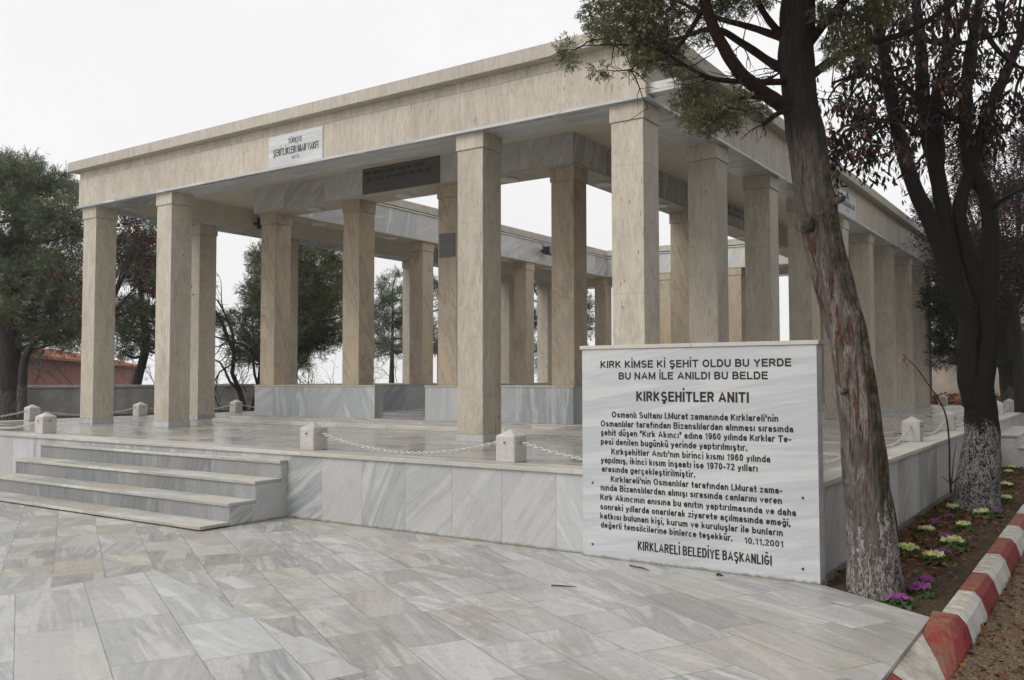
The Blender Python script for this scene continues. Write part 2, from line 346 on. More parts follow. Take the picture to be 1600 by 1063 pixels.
M['tan_wall'] = simple('tan_render', (.42, .36, .29), .85, .25, 1.5, .15)
M['ink'] = simple('black_paint', (.012, .012, .013), .5, .1, 20, .02)
M['ink_dark'] = simple('engraved_black', (.02, .02, .021), .6, .1, 20, .02)
M['bollard'] = marble('bollard_marble', 60.0, 60.0, light=(.58, .57, .545), dark=(.36, .36, .36), warm=(.5, .45, .37), seed=61.4, rough=.5, joint=.0001, angvar=0, tilevar=0, warmf=.4, veinf=.8, dirt=.95, lenvar=0)
M['chain'] = simple('white_painted_chain', (.66, .65, .62), .5, .25, 30, .1)
M['black_metal'] = simple('black_metal', (.02, .02, .022), .45, .2, 30, .05)
M['lamp_glass'] = simple('lamp_glass', (.16, .18, .19), .12, .1, 5, 0)
M['opal'] = simple('opal_glass', (.62, .60, .55), .35, .05, 5, 0)
M['rust'] = simple('rusty_iron', (.12, .055, .02), .8, .3, 40, .2)
M['white_stone'] = simple('white_marble', (.66, .66, .64), .45, .2, 4, .1)

# ------------------------------------------------------------------ dimensions of the monument
HP = .769; ZB = HP + 4.159            # deck level, underside of the beams
CW = .428; BX0, BX1 = -11.94, 0.0; SP = 2.337; BY1 = 8 * SP + CW
FX0, FX1, FY0, FY1 = -14.3, 2.60, -2.375, 21.5

# ------------------------------------------------------------------ ground, plaza, gravel, flower bed
def ground_height(x, y):
    def ss(a, b, t):
        t = min(max((t - a) / (b - a), 0), 1); return t * t * (3 - 2 * t)
    h = -.24
    if y > -2.3 and x < 2.5: h = .60
    if x >= 2.5: h = -.24 + (.84 * ss(12, 24, y))
    far = max(-x - 26, y - 34, x - 30, 0)
    return h - 14 * ss(0, 60, far)
xs = [-118, -100, -80, -60, -45, -36, -30, -26, -22, -18, -14.4, -10, -4, 0, 2.45, 2.55, 4, 6, 9, 14, 20, 30, 50, 58]
ys = [-41, -33, -25, -12, -6, -2.36, -2.28, 2, 6, 9, 12, 14, 16, 18, 20, 22, 24, 27, 30, 34, 40, 50, 60, 75, 95, 118]
gb = MB(); gv = [(x, y, ground_height(x, y)) for y in ys for x in xs]; nx = len(xs)
gb.quadmesh(gv, [(j * nx + i, j * nx + i + 1, (j + 1) * nx + i + 1, (j + 1) * nx + i) for j in range(len(ys) - 1) for i in range(nx - 1)])
def soil(name, c1, c2, c3, sc):
    g = G(name); p = g.geo(); n = g.noise(p, sc, 8, .7); q = g.noise(p, sc * .12, 4, .6); vo = g.n('TexVoronoi', {'Vector': p, 'Scale': sc * 1.6}).outputs
    col = g.mix(g.maprange(n, .35, .65), c1, c2); col = g.mix(g.m('MULTIPLY', g.maprange(q, .45, .65), .6), col, c3)
    hv = g.sep(vo[1])[0]; col = g.mix(g.m('MULTIPLY', g.maprange(hv, .72, .78), .6), col, tuple(min(1, c * 1.8) for c in c1))
    g.bump(g.m('ADD', n, g.m('MULTIPLY', vo[0], -.8)), .9, .03); return g.fin(col, .95, .2)
M['ground'] = soil('bare_ground', (.10, .08, .055), (.065, .055, .035), (.07, .075, .03), 14)
M['gravel'] = soil('gravel', (.25, .185, .125), (.10, .072, .047), (.12, .10, .055), 55)
M['soil'] = soil('dark_soil', (.075, .052, .034), (.042, .029, .019), (.10, .06, .03), 26)
tag(gb.build('ground', M['ground']), kind='structure')
EDGE = 3.52
plz = [(-40, -40), (EDGE, -40), (EDGE, -2.977), (2.64, -2.40), (2.64, -2.2), (-40, -2.2)]
tag(MB().prism(plz, -.32, 0).build('plaza', M['paving']), kind='structure')
rp = [(-2.02, -5.06), (1.20, -5.98), (.75, -7.4), (-.2, -9.6), (-4.4, -12.5), (-2.22, -6.7)]
rb = MB(); rb.prism(rp, -.02, .032); tag(rb.build('raised_paving', M['paving_ramp'], bevel=.004), kind='structure')
gr = MB(); nxg, nyg = 40, 90
gxs = np.linspace(3.66, 7.5, nxg); gys = np.linspace(-14, 9.3, nyg)
gr.quadmesh([(x, y, -.155 - .03 * min(1, (x - 3.66)) + .025 * mnoise.noise(Vector((x * 1.3, y * 1.3, 0)))) for y in gys for x in gxs], [(j * nxg + i, j * nxg + i + 1, (j + 1) * nxg + i + 1, (j + 1) * nxg + i) for j in range(nyg - 1) for i in range(nxg - 1)], True)
tag(gr.build('gravel_path', M['gravel']), kind='structure')
fb = MB(); fx = np.linspace(2.58, 3.60, 22); fy = np.linspace(-2.96, 9.4, 160)
fb.quadmesh([(x, y, -.055 + .03 * mnoise.noise(Vector((x * 3, y * 3, 0))) + .015 * mnoise.noise(Vector((x * 11, y * 11, 3))) + .03 * math.exp(-((x - 3.05) ** 2 + (y + 2.35) ** 2) * 6)) for y in fy for x in fx], [(j * 22 + i, j * 22 + i + 1, (j + 1) * 22 + i + 1, (j + 1) * 22 + i) for j in range(159) for i in range(21)], True)
tag(fb.build('flower_bed', M['soil']), kind='structure')

# ------------------------------------------------------------------ podium
pod = thing('marble_podium', 'low grey marble faced platform that carries the whole colonnade', 'podium', (-5.85, 9.5, 0))
MB().ring((FX0, FY0, FX1, FY1), (FX0 + .3, FY0 + .3, FX1 - .3, FY1 - .3), -.28, HP - .045).build('facing_wall', M['wall_marble'], pod)
MB().ring((FX0 - .03, FY0 - .03, FX1 + .03, FY1 + .03), (FX0 + .3, FY0 + .3, FX1 - .3, FY1 - .3), HP - .043, HP + .003).build('coping', M['coping_marble'], pod, bevel=.006)
MB().box(FX0 + .301, FY0 + .301, HP - .2, FX1 - .301, FY1 - .301, HP).build('deck', M['deck'], pod)
sr1 = MB().ring((-10.22, 1.72, -1.72, 17.4), (-9.98, 1.96, -1.96, 17.2), HP, HP + .075); sr1.build('step', M['coping_marble'], pod, bevel=.005)
MB().box(-9.98, 1.96, HP - .05, -1.96, 17.2, HP + .15).build('court_floor', M['deck'], pod, bevel=.005)
# low inner parapet, open on the front between the middle columns
PZ0, PZ1 = HP + .15, 1.475
pp = MB(); px0, px1, py0, py1 = -9.60, -2.29, 2.25, 16.75; t = .56
pp.box(px0, py0, PZ0, -6.80, py0 + t, PZ1).box(-6.80, py0, PZ0, -6.385, py0 + .22, PZ1)
pp.box(-4.80, py0, PZ0, px1, py0 + t, PZ1).box(-5.215, py0, PZ0, -4.80, py0 + .22, PZ1)
pp.box(px0, py0 + t, PZ0, px0 + t, py1 - t, PZ1).box(px1 - t, py0 + t, PZ0, px1, py1 - t, PZ1).box(px0, py1 - t, PZ0, px1, py1, PZ1)
pp.build('parapet', M['parapet_marble'], pod)
pc = MB(); q = .012
pc.box(px0 - q, py0 - q, PZ1, -6.80, py0 + t, PZ1 + .028).box(-6.80, py0 - q, PZ1, -6.385 + q, py0 + .23, PZ1 + .028)
pc.box(-4.80, py0 - q, PZ1, px1 + q, py0 + t, PZ1 + .028).box(-5.215 - q, py0 - q, PZ1, -4.80, py0 + .23, PZ1 + .028)
pc.box(px0 - q, py0 + t, PZ1, px0 + t + q, py1 - t, PZ1 + .028).box(px1 - t - q, py0 + t, PZ1, px1 + q, py1 - t, PZ1 + .028).box(px0 - q, py1 - t, PZ1, px1 + q, py1 + q, PZ1 + .028)
pc.build('parapet_cap', M['trav_roof'], pod)
# retaining wall that carries the higher lawn on towards the left
rw = thing('retaining_wall', 'marble faced wall running on from the left end of the platform', 'wall', (-27, -2.3, 0))
MB().box(-40, -2.36, -.28, FX0 - .031, -2.1, .62).build('facing_wall', M['wall_marble'], rw)
MB().box(-40, -2.39, .62, FX0 - .031, -2.05, .665).build('coping', M['coping_marble'], rw)

# ------------------------------------------------------------------ stairs
st = thing('front_staircase', 'broad flight of four grey marble steps up to the platform front', 'stairs', (-6.1, -2.9, 0))
SX0, SX1 = -8.72, -3.464; tops = [.665, .46, .255, .052]; nose = [-2.49, -2.85, -3.21, -3.57]
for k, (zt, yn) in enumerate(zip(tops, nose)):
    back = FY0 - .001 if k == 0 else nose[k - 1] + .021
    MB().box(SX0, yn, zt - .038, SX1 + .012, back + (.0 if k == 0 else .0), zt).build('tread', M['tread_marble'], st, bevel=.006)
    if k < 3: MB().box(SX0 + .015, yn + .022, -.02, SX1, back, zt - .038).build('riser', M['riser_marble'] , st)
ck = MB(); prof = [(nose[2] + .024, -.02), (FY0 - .002, -.02), (FY0 - .002, tops[0] - .04), (nose[0] + .024, tops[0] - .04), (nose[0] + .024, tops[1] - .04), (nose[1] + .024, tops[1] - .04), (nose[1] + .024, tops[2] - .04), (nose[2] + .024, tops[2] - .04)]
ck.quadmesh([(SX1 + .001, y, z) for y, z in prof] + [(SX1 + .008, y, z) for y, z in prof], [(7, 6, 5, 4, 3, 2, 1, 0), (8, 9, 10, 11, 12, 13, 14, 15)] + [(k, (k + 1) % 8, (k + 1) % 8 + 8, k + 8) for k in range(8)]); ck.build('stringer', M['wall_marble'], st)
s2 = thing('side_staircase', 'small grey stone steps rising against the right flank of the platform', 'stairs', (3.2, 11.3, 0))
for k, (zt, xn) in enumerate(((.55, 3.05), (.33, 3.45), (.10, 3.85))):
    x0 = FX1 + .001 if k == 0 else 3.05 + .4 * (k - 1) - .019
    MB().box(x0, 9.40, zt - .04, xn, 13.2, zt).build('tread', M['tread_marble'], s2, bevel=.006)
    MB().box(x0, 9.42, -.3, xn - .02, 13.18, zt - .04).build('riser', M['concrete'], s2)

# ------------------------------------------------------------------ colonnade pavilion
pav = thing('colonnade_pavilion', 'square travertine memorial pavilion of tall pillars around an open court', 'building', (-5.97, 9.56, HP))
def make_column(x, y, z0, mat, wd=CW, plinth=True):
    L = root_loc(pav)
    sh = MB(); sh.box(x, y, z0 + (.10 if plinth else 0), x + wd, y + wd, ZB - .215); c = sh.build('column', mat, pav, bevel=.006)
    MB().box(x - .016, y - .016, ZB - .213, x + wd + .016, y + wd + .016, ZB).build('capital', mat, c, bevel=.005)
    if plinth: MB().box(x - .008, y - .008, z0, x + wd + .008, y + wd + .008, z0 + .10).build('plinth', M['wall_marble'], c, bevel=.005)
    return c
fx_cols = [BX0, BX0 + 2.36, -2.787, -CW]
for x in fx_cols: make_column(x, 0, HP, M['trav_col'])
for k in range(1, 9):
    for x in (BX0, -CW): make_column(x, k * SP, HP, M['trav_col'])
for x in fx_cols[1:3]: make_column(x, 8 * SP, HP, M['trav_col'])
ICX = [-5.97 + d for d in (-3.425, -1.135, 1.135, 3.425)]; ICY = [2.58, 7.13, 11.68, 16.42]
iw = .41
for i, x in enumerate(ICX):
    for j, y in enumerate(ICY):
        if i in (0, 3) or j in (0, 3): make_column(x - iw / 2, y - iw / 2, PZ1 + .028, M['trav_warm'], iw, False)
o = .067; OR = (BX0 - o, -o, BX1 + o, BY1 + o); II = (BX0 + .50, .50, BX1 - .50, BY1 - .50)
def grow(r, d): return (r[0] - d, r[1] - d, r[2] + d, r[3] + d)
MB().ring(grow(OR, .02), II, ZB, ZB + .038).build('outer_soffit', M['soffit_marble'], pav, bevel=.003)
MB().ring(OR, grow(II, .004), ZB + .038, ZB + .565).build('frieze', M['trav'], pav)
MB().ring(grow(OR, -.01), grow(II, .004), ZB + .573, ZB + .70).build('upper_frieze', M['trav'], pav)
IO = (-9.67, 2.24, -2.27, 16.78); CI = (-9.13, 2.84, -2.81, 16.20)
MB().ring(grow(IO, .006), grow(CI, -.012), ZB, ZB + .03).build('inner_soffit', M['trav_roof'], pav, bevel=.003)
MB().ring(IO, CI, ZB + .03, ZB + .63).build('inner_beam', M['beam_marble'], pav)
MB().ring(grow(CI, .05), grow(CI, -.035), ZB + .632, ZB + .66).build('court_gutter', M['white_stone'], pav)
MB().ring(II, IO, ZB + .50, ZB + .57).build('ceiling', M['plaster'], pav)
MB().ring(II, grow(II, -.004), ZB + .038, ZB + .50).build('inner_lining', M['plaster'], pav)
MB().ring(grow(OR, .155), grow(CI, .03), ZB + .702, ZB + .884).build('roof_slab', M['trav_roof'], pav, bevel=.008)
for y in (.02, 18.75):
    sp = MB(); sp.box(.056, y, ZB + .07, .42, y + .17, ZB + .105).box(.056, y, ZB + .105, .42, y + .035, ZB + .20).box(.056, y + .135, ZB + .105, .42, y + .17, ZB + .20)
    sp.build('rain_spout', M['white_stone'], pav, bevel=.006)

# ------------------------------------------------------------------ lettering
def arc(cx, cy, rx, ry, a0, a1, n=10):
    return [(cx + rx * math.cos(R(a0 + (a1 - a0) * k / n)), cy + ry * math.sin(R(a0 + (a1 - a0) * k / n))) for k in range(n + 1)]
def ell(cx, cy, rx, ry): return arc(cx, cy, rx, ry, 0, 360, 18)
X_ = .66
_S = arc(.33, .745, .31, .255, 35, 262, 9) + arc(.33, .25, .33, .25, 82, -150, 9)
_s = arc(.23, .49, .21, .17, 35, 262, 8) + arc(.23, .165, .23, .165, 82, -150, 8)
_n = [(0, .38)] + arc(.24, .38, .24, .28, 180, 0, 8) + [(.48, 0)]
GL = {
 'A': (.80, [[(0, 0), (.40, 1), (.80, 0)], [(.15, .30), (.65, .30)]]), 'B': (.66, [[(0, 0), (0, 1), (.36, 1)] + arc(.36, .765, .25, .235, 90, -90) + [(0, .53)], [(.36, .53)] + arc(.38, .265, .28, .265, 90, -90) + [(0, 0)]]),
 'D': (.68, [[(0, .5), (0, 1), (.3, 1)] + arc(.3, .5, .38, .5, 90, -90) + [(0, 0), (0, .5)]]), 'E': (.60, [[(.58, 1), (0, 1), (0, 0), (.60, 0)], [(0, .53), (.52, .53)]]), 'F': (.55, [[(.55, 1), (0, 1), (0, 0)], [(0, .52), (.46, .52)]]),
 'G': (.76, [arc(.38, .5, .38, .5, 40, 330, 16) + [(.74, .46), (.42, .46)]]), 'H': (.66, [[(0, 0), (0, 1)], [(.66, 0), (.66, 1)], [(0, .53), (.66, .53)]]), 'I': (0, [[(0, 0), (0, 1)]]),
 'K': (.68, [[(0, 0), (0, 1)], [(.64, 1), (0, .36)], [(.20, .56), (.68, 0)]]), 'L': (.54, [[(0, 1), (0, 0), (.54, 0)]]), 'M': (.80, [[(0, 0), (0, 1)], [(.02, 1), (.40, .06), (.78, 1)], [(.80, 1), (.80, 0)]]),
 'N': (.66, [[(0, 0), (0, 1)], [(.02, 1), (.64, 0)], [(.66, 0), (.66, 1)]]), 'O': (.78, [ell(.39, .5, .39, .5)]), 'R': (.66, [[(0, 0), (0, 1), (.38, 1)] + arc(.38, .75, .25, .25, 90, -90) + [(0, .5)], [(.36, .5), (.66, 0)]]),
 'S': (.66, [_S]), 'T': (.66, [[(0, 1), (.66, 1)], [(.33, 1), (.33, 0)]]), 'U': (.66, [[(0, 1), (0, .33)] + arc(.33, .33, .33, .33, 180, 360) + [(.66, 1)]]), 'V': (.74, [[(0, 1), (.37, 0), (.74, 1)]]),
 'Y': (.72, [[(0, 1), (.36, .44), (.72, 1)], [(.36, .44), (.36, 0)]]),
 'a': (.46, [[(.03, .48)] + arc(.24, .48, .21, .18, 165, 0, 7) + [(.46, 0)], ell(.22, .18, .22, .18)]), 'b': (.52, [[(0, 0), (0, 1)], ell(.26, .33, .26, .33)]), 'c': (.50, [arc(.27, .33, .27, .33, 48, 312, 14)]),
 'd': (.52, [[(.52, 0), (.52, 1)], ell(.26, .33, .26, .33)]), 'e': (.52, [[(0, .33), (.52, .33)], arc(.26, .33, .26, .33, 0, 315, 14)]), 'f': (.28, [[(.10, 0), (.10, .80)] + arc(.27, .80, .17, .20, 180, 90, 5), [(0, .63), (.28, .63)]]),
 'g': (.52, [ell(.26, .33, .26, .33), [(.52, .66), (.52, -.08)] + arc(.27, -.06, .25, .20, 0, -150, 8)]), 'h': (.48, [[(0, 0), (0, 1)], _n]), 'ı': (0, [[(0, 0), (0, X_)]]), 'i': (0, [[(0, 0), (0, X_)], [(0, 1.12), (0, 1.13)]]),
 'k': (.48, [[(0, 0), (0, 1)], [(.44, X_), (0, .24)], [(.15, .40), (.48, 0)]]), 'l': (0, [[(0, 0), (0, 1)]]), 'm': (.80, [[(0, 0), (0, X_)], [(0, .38)] + arc(.20, .42, .20, .24, 180, 0, 8) + [(.40, 0)], [(.40, .38)] + arc(.60, .42, .20, .24, 180, 0, 8) + [(.80, 0)]]),
 'n': (.48, [[(0, 0), (0, X_)], _n]), 'o': (.54, [ell(.27, .33, .27, .33)]), 'p': (.52, [[(0, X_), (0, -.26)], ell(.26, .33, .26, .33)]), 'r': (.28, [[(0, 0), (0, X_)], [(0, .40)] + arc(.26, .42, .26, .29, 180, 85, 6)]), 's': (.46, [_s]),
 't': (.28, [[(.11, .96), (.11, .15)] + arc(.25, .15, .14, .15, 180, 280, 5), [(0, .63), (.28, .63)]]), 'u': (.48, [[(0, X_), (0, .28)] + arc(.24, .28, .24, .28, 180, 360, 8) + [(.48, X_)], [(.48, 0), (.48, X_)]]), 'v': (.50, [[(0, X_), (.25, 0), (.50, X_)]]),
 'y': (.50, [[(0, X_), (.25, .02)], [(.50, X_), (.22, -.16)] + arc(.12, -.13, .11, .12, -20, -110, 4)]), 'z': (.44, [[(0, X_), (.44, X_), (0, 0), (.44, 0)]]),
 '0': (.48, [ell(.24, .5, .24, .5)]), '1': (.28, [[(0, .76), (.26, .98), (.26, 0)]]), '2': (.48, [arc(.24, .74, .24, .26, 165, -25, 8) + [(0, 0), (.50, 0)]]), '6': (.50, [ell(.25, .31, .25, .31), arc(.27, .5, .27, .5, 45, 190, 9)]),
 '7': (.48, [[(0, 1), (.48, 1), (.15, 0)]]), '9': (.50, [ell(.25, .69, .25, .31), arc(.23, .5, .27, .5, 225, 370, 9)]),
 '.': (0, [[(0, -.06), (0, .06)]]), ',': (0, [[(.0, .06), (-.04, -.18)]]), "'": (0, [[(0, 1), (0, .70)]]), '"': (.18, [[(0, 1), (0, .70)], [(.18, 1), (.18, .70)]]), '-': (.26, [[(0, .36), (.26, .36)]]), '•': (.10, [[(0, .38), (.10, .38)]])}
def _acc(b, *st): w0, l = GL[b]; return (w0, l + list(st))
_dot = lambda x, y=1.42: [(x, y), (x, y + .01)]
GL['İ'] = _acc('I', _dot(0)); GL['Ü'] = _acc('U', _dot(.18), _dot(.48)); GL['ü'] = _acc('u', _dot(.10, 1.12), _dot(.38, 1.12))
GL['Ş'] = _acc('S', [(.33, 0), (.33, -.10)] + arc(.33, -.19, .10, .09, 90, -120, 5)); GL['ş'] = _acc('s', [(.23, 0), (.23, -.10)] + arc(.23, -.19, .10, .09, 90, -120, 5)); GL['ç'] = _acc('c', [(.27, 0), (.27, -.10)] + arc(.27, -.19, .10, .09, 90, -120, 5))
GL['Ğ'] = _acc('G', arc(.38, 1.48, .17, .13, 200, 340, 6)); GL['ğ'] = _acc('g', arc(.26, 1.20, .15, .13, 200, 340, 6))
def stroke_text(txt, W, hh, wt):
    """flat bold sans letters drawn as pen strokes of one thickness, fitted to width W and cap height hh"""
    wt *= hh; A = sum(.45 if c == ' ' else GL[c][0] + .14 for c in txt) - .14; k_ = (W - wt * sum(c != ' ' for c in txt)) / A
    Q = []; x = 0; bh = hh - wt
    for ch in txt:
        if ch == ' ': x += .45 * k_; continue
        wd, st = GL[ch]
        for pl in st:
            P = [Vector((x + wt / 2 + px_ * k_, wt / 2 + py_ * bh)) for px_, py_ in pl]
            closed = (P[0] - P[-1]).length < 1e-5
            n = len(P); Lp = []; Rp = []
            for k in range(n):
                a = P[k - 1] if k else (P[-2] if closed else None); b = P[k + 1] if k < n - 1 else (P[1] if closed else None)
                d1 = (P[k] - a).normalized() if a is not None else None; d2 = (b - P[k]).normalized() if b is not None else None
                if d1 is None: d1 = d2
                if d2 is None: d2 = d1
                t = d1 + d2
                if t.length < 1e-3: t = d1
                t.normalize(); nr = Vector((-t.y, t.x)); n1 = Vector((-d1.y, d1.x)); m = min(1.6, 1 / max(.3, nr.dot(n1)))
                c = P[k].copy()
                if not closed and k == 0: c -= d2 * wt * .5 * (1 if abs(d2.x) < .2 or abs(d2.y) < .2 else .25)
                if not closed and k == n - 1: c += d1 * wt * .5 * (1 if abs(d1.x) < .2 or abs(d1.y) < .2 else .25)
                Lp.append(c + nr * wt * .5 * m); Rp.append(c - nr * wt * .5 * m)
            for k in range(n - 1): Q.append((Lp[k], Rp[k], Rp[k + 1], Lp[k + 1]))
        x += (wd + .14) * k_ + wt
    return Q
def text_lines(parent, lines, plane, off, mat, wt=.15):
    """lines: (text, h0, h1, baseline z, cap height). plane 'y': reads along +x at y=off; 'x': reads along +y at x=off"""
    for txt, a, b, z, hh in lines:
        Q = stroke_text(txt, b - a, hh, wt); bm = MB(); k = 0
        for q_ in Q:
            k += 1; e = off + (-1 if plane == 'y' else 1) * (k % 7) * .00012
            bm.quadmesh([(a + p.x, e, z + p.y) if plane == 'y' else (e, a + p.x, z + p.y) for p in q_], [(0, 1, 2, 3)])
        bm.build('text_line', mat, parent, uv=False)

# ------------------------------------------------------------------ inscribed marble sign
SY = -2.44
sg = thing('inscribed_stone', 'large pale marble stone with a long black Turkish inscription in front of the platform', 'sign', (1.6, -2.38, 0))
MB().box(.540, SY, -.02, 2.652, -2.30, 1.872).build('slab', M['sign_marble'], sg, bevel=.003)
MB().box(.522, SY - .014, 1.872, 2.672, -2.28, 1.906).build('cap', M['coping_marble'], sg, bevel=.004)
HEAD = [('KIRK KİMSE Kİ ŞEHİT OLDU BU YERDE', 0.732, 2.454, 1.700, 0.066), ('BU NAM İLE ANILDI BU BELDE', 0.915, 2.263, 1.597, 0.065), ('KIRKŞEHİTLER ANITI', 1.087, 2.103, 1.406, 0.088)]
BODY = [("Osmanlı Sultanı I.Murat zamanında Kırklareli'nin", 0.844, 2.343, 1.257, 0.056), ('Osmanlılar tarafından Bizanslılardan alınması sırasında', 0.731, 2.461, 1.175, 0.056),
    ('şehit düşen "Kırk Akıncı" adına 1960 yılında Kırklar Te-', 0.731, 2.445, 1.095, 0.056), ('pesi denilen bugünkü yerinde yaptırılmıştır.', 0.730, 2.084, 1.013, 0.056),
    ("Kırkşehitler Anıtı'nın birinci kısmı 1960 yılında", 0.836, 2.273, 0.929, 0.056), ('yapılmış, ikinci kısım inşaatı ise 1970-72 yılları', 0.729, 2.168, 0.849, 0.056),
    ('arasında gerçekleştirilmiştir.', 0.739, 1.629, 0.770, 0.055), ("Kırklareli'nin Osmanlılar tarafından I.Murat zama-", 0.829, 2.367, 0.684, 0.055),
    ('nında Bizanslılardan alınışı sırasında canlarını veren', 0.727, 2.362, 0.603, 0.056), ('Kırk Akıncının anısına bu anıtın yaptırılmasında ve daha', 0.721, 2.472, 0.516, 0.056),
    ('sonraki yıllarda onarılarak ziyarete açılmasında emeği,', 0.721, 2.428, 0.432, 0.056), ('katkısı bulunan kişi, kurum ve kuruluşlar ile bunların', 0.720, 2.365, 0.350, 0.055),
    ('değerli temsilcilerine binlerce teşekkür.', 0.725, 1.949, 0.270, 0.055), ('10.11.2001', 2.049, 2.368, 0.262, 0.052)]
text_lines(sg, HEAD, 'y', SY - .001, M['ink'], .205)
text_lines(sg, BODY, 'y', SY - .001, M['ink'], .20)
text_lines(sg, [('KIRKLARELİ BELEDİYE BAŞKANLIĞI', 1.091, 2.274, 0.108, 0.080)], 'y', SY - .001, M['ink'], .165)
for x, z in ((.644, .666), (.641, .115), (2.527, .665), (2.519, .111)):
    b = MB(); b.tube([(x, SY + .002, z), (x, SY - .006, z)], [.012, .009], 10); b.build('screw', M['rust'], sg)

pl = thing('front_plaque', 'white marble plaque with black lettering set in the front frieze above the entrance', 'plaque', (-5.92, -.075, ZB + .3), group='foundation plaques on the friezes')
MB().box(-6.53, -.082, ZB + .040, -5.312, -.066, ZB + .535).build('panel', M['plaque_marble'], pl, bevel=.002)
text_lines(pl, [('TÜRKİYE', -6.075, -5.76, 5.297, .085), ('ŞEHİTLİKLERİ İMAR VAKFI', -6.42, -5.40, 5.135, .115), ('1972', -6.00, -5.825, 5.045, .055)], 'y', -.083, M['ink'])
p2 = thing('side_plaque', 'white marble plaque with black lettering on the right side frieze half behind the leaning trunk', 'plaque', (.075, 9.43, ZB + .3), group='foundation plaques on the friezes')
MB().box(.066, 8.72, ZB + .040, .082, 10.14, ZB + .50).build('panel', M['plaque_marble'], p2, bevel=.002)
text_lines(p2, [('TÜRKİYE', 9.25, 9.6, 5.297, .085), ('ŞEHİTLİKLERİ İMAR VAKFI', 8.85, 10.02, 5.135, .115), ('1972', 9.34, 9.52, 5.045, .055)], 'x', .083, M['ink'])
ds = thing('dark_inscribed_slab', 'dark grey stone slab with faint black letters on the inner beam over the entrance', 'plaque', (-5.79, 2.23, ZB + .26))
MB().box(-6.685, 2.222, ZB + .032, -4.893, 2.241, ZB + .499).build('panel', M['grey_slab'], ds, bevel=.002)
text_lines(ds, [('KIRK  KİMSE  Kİ  ŞEHİT  OLDU  BU  YERDE', -6.64, -5.24, 5.30, .062), ('•  BU  NAM  İLE  ANILDI  BU  BELDE  •', -6.65, -5.0, 5.19, .062)], 'y', 2.221, M['ink_dark'])
ib = thing('beam_inscription', 'two lines of black letters fixed to the pale inner beam on the right', 'inscription', (-2.25, 9.4, ZB + .3))
text_lines(ib, [('KIRK KİMSE Kİ ŞEHİT OLDU BU YERDE', 8.45, 10.5, 5.285, .075), ('BU NAM İLE ANILDI BU BELDE', 8.6, 10.3, 5.155, .075)], 'x', -2.262, M['ink'])
cp = thing('column_plaque', 'small dark metal tablet of fine raised lines on a warm inner pillar', 'plaque', (-4.83, 2.37, 3.89))
b = MB(); yc = ICY[0] - iw / 2; b.box(ICX[2] - .17, yc - .015, 3.69, ICX[2] + .17, yc + .003, 4.10)
for k in range(9): b.box(ICX[2] - .14, yc - .018, 3.73 + k * .04, ICX[2] + .14 - (.05 if k % 3 == 2 else 0), yc - .0145, 3.742 + k * .04)
b.build('tablet', M['grey_slab'], cp)

# ------------------------------------------------------------------ lamps
def floodlight(x, y, z, rz, label):
    t = thing('floodlight', label, 'floodlight', (x, y, z), rz, 'floodlights fixed under the roof'); k_ = 1.3
    L = Vector((x, y, z))
    def B(*a): a = [q_ * k_ for q_ in a]; return MB().box(a[0] + x, a[1] + y, a[2] + z, a[3] + x, a[4] + y, a[5] + z)
    B(.10, -.14, -.10, .24, .14, .08).build('housing', M['black_metal'], t, bevel=.02)
    B(.235, -.12, -.085, .246, .12, .065).build('lens', M['lamp_glass'], t)
    br = B(.0, -.03, -.05, .012, .03, .12); br.box(x + .0, y - .165, z - .02, x + .16, y - .145, z + .01).box(x + .0, y + .145, z - .02, x + .16, y + .165, z + .01).box(x, y - .145, z - .02, x + .012, y + .145, z + .01)
    br.build('bracket', M['black_metal'], t)
    c = MB(); c.tube([(x + .006, y - .02, z + .1), (x + .006, y - .1, z + .22), (x + .006, y - .14, z + .30)], [.006] * 3, 6); c.build('cable', M['black_metal'], t)
floodlight(-11.435, 3.85, 5.12, 0, 'black floodlight on the left beam beside the first inner pillar')
floodlight(-11.435, 10.45, 5.10, 0, 'black floodlight deep inside the left aisle behind the pillar with the tablet')
floodlight(-9.128, 12.3, 5.33, 0, 'black floodlight on the pale marble fascia facing the court')
def ceiling_light(x, y, label):
    t = thing('ceiling_light', label, 'ceiling light', (x, y, ZB), 0, 'round lamps under the inner beams')
    for nm, r, z0, z1, mt in (('ring', .16, 0, -.022, M['white_stone']), ('diffuser', .15, -.022, -.034, M['opal'])):
        b = MB(); b.tube([(x, y, ZB + z0), (x, y, ZB + z1)], [r, r], 28); b.build(nm, mt, t)
CLS = [(-8.25, 2.54, 'round lamp under the front inner beam in the left bay'), (-5.97, 2.54, 'round lamp under the front inner beam below the dark slab'), (-3.68, 2.54, 'round lamp under the front inner beam in the right bay')]
ordn = ['nearest the front', 'second from the front', 'third from the front', 'fourth from the front', 'fifth from the front', 'deepest in the court']
for k, y in enumerate((3.75, 6.0, 8.3, 10.6, 12.9, 15.1)):
    CLS.append((-9.40, y, 'round lamp under the left inner beam, ' + ordn[k])); CLS.append((-2.54, y, 'round lamp under the right inner beam, ' + ordn[k]))
for c in CLS: ceiling_light(*c)

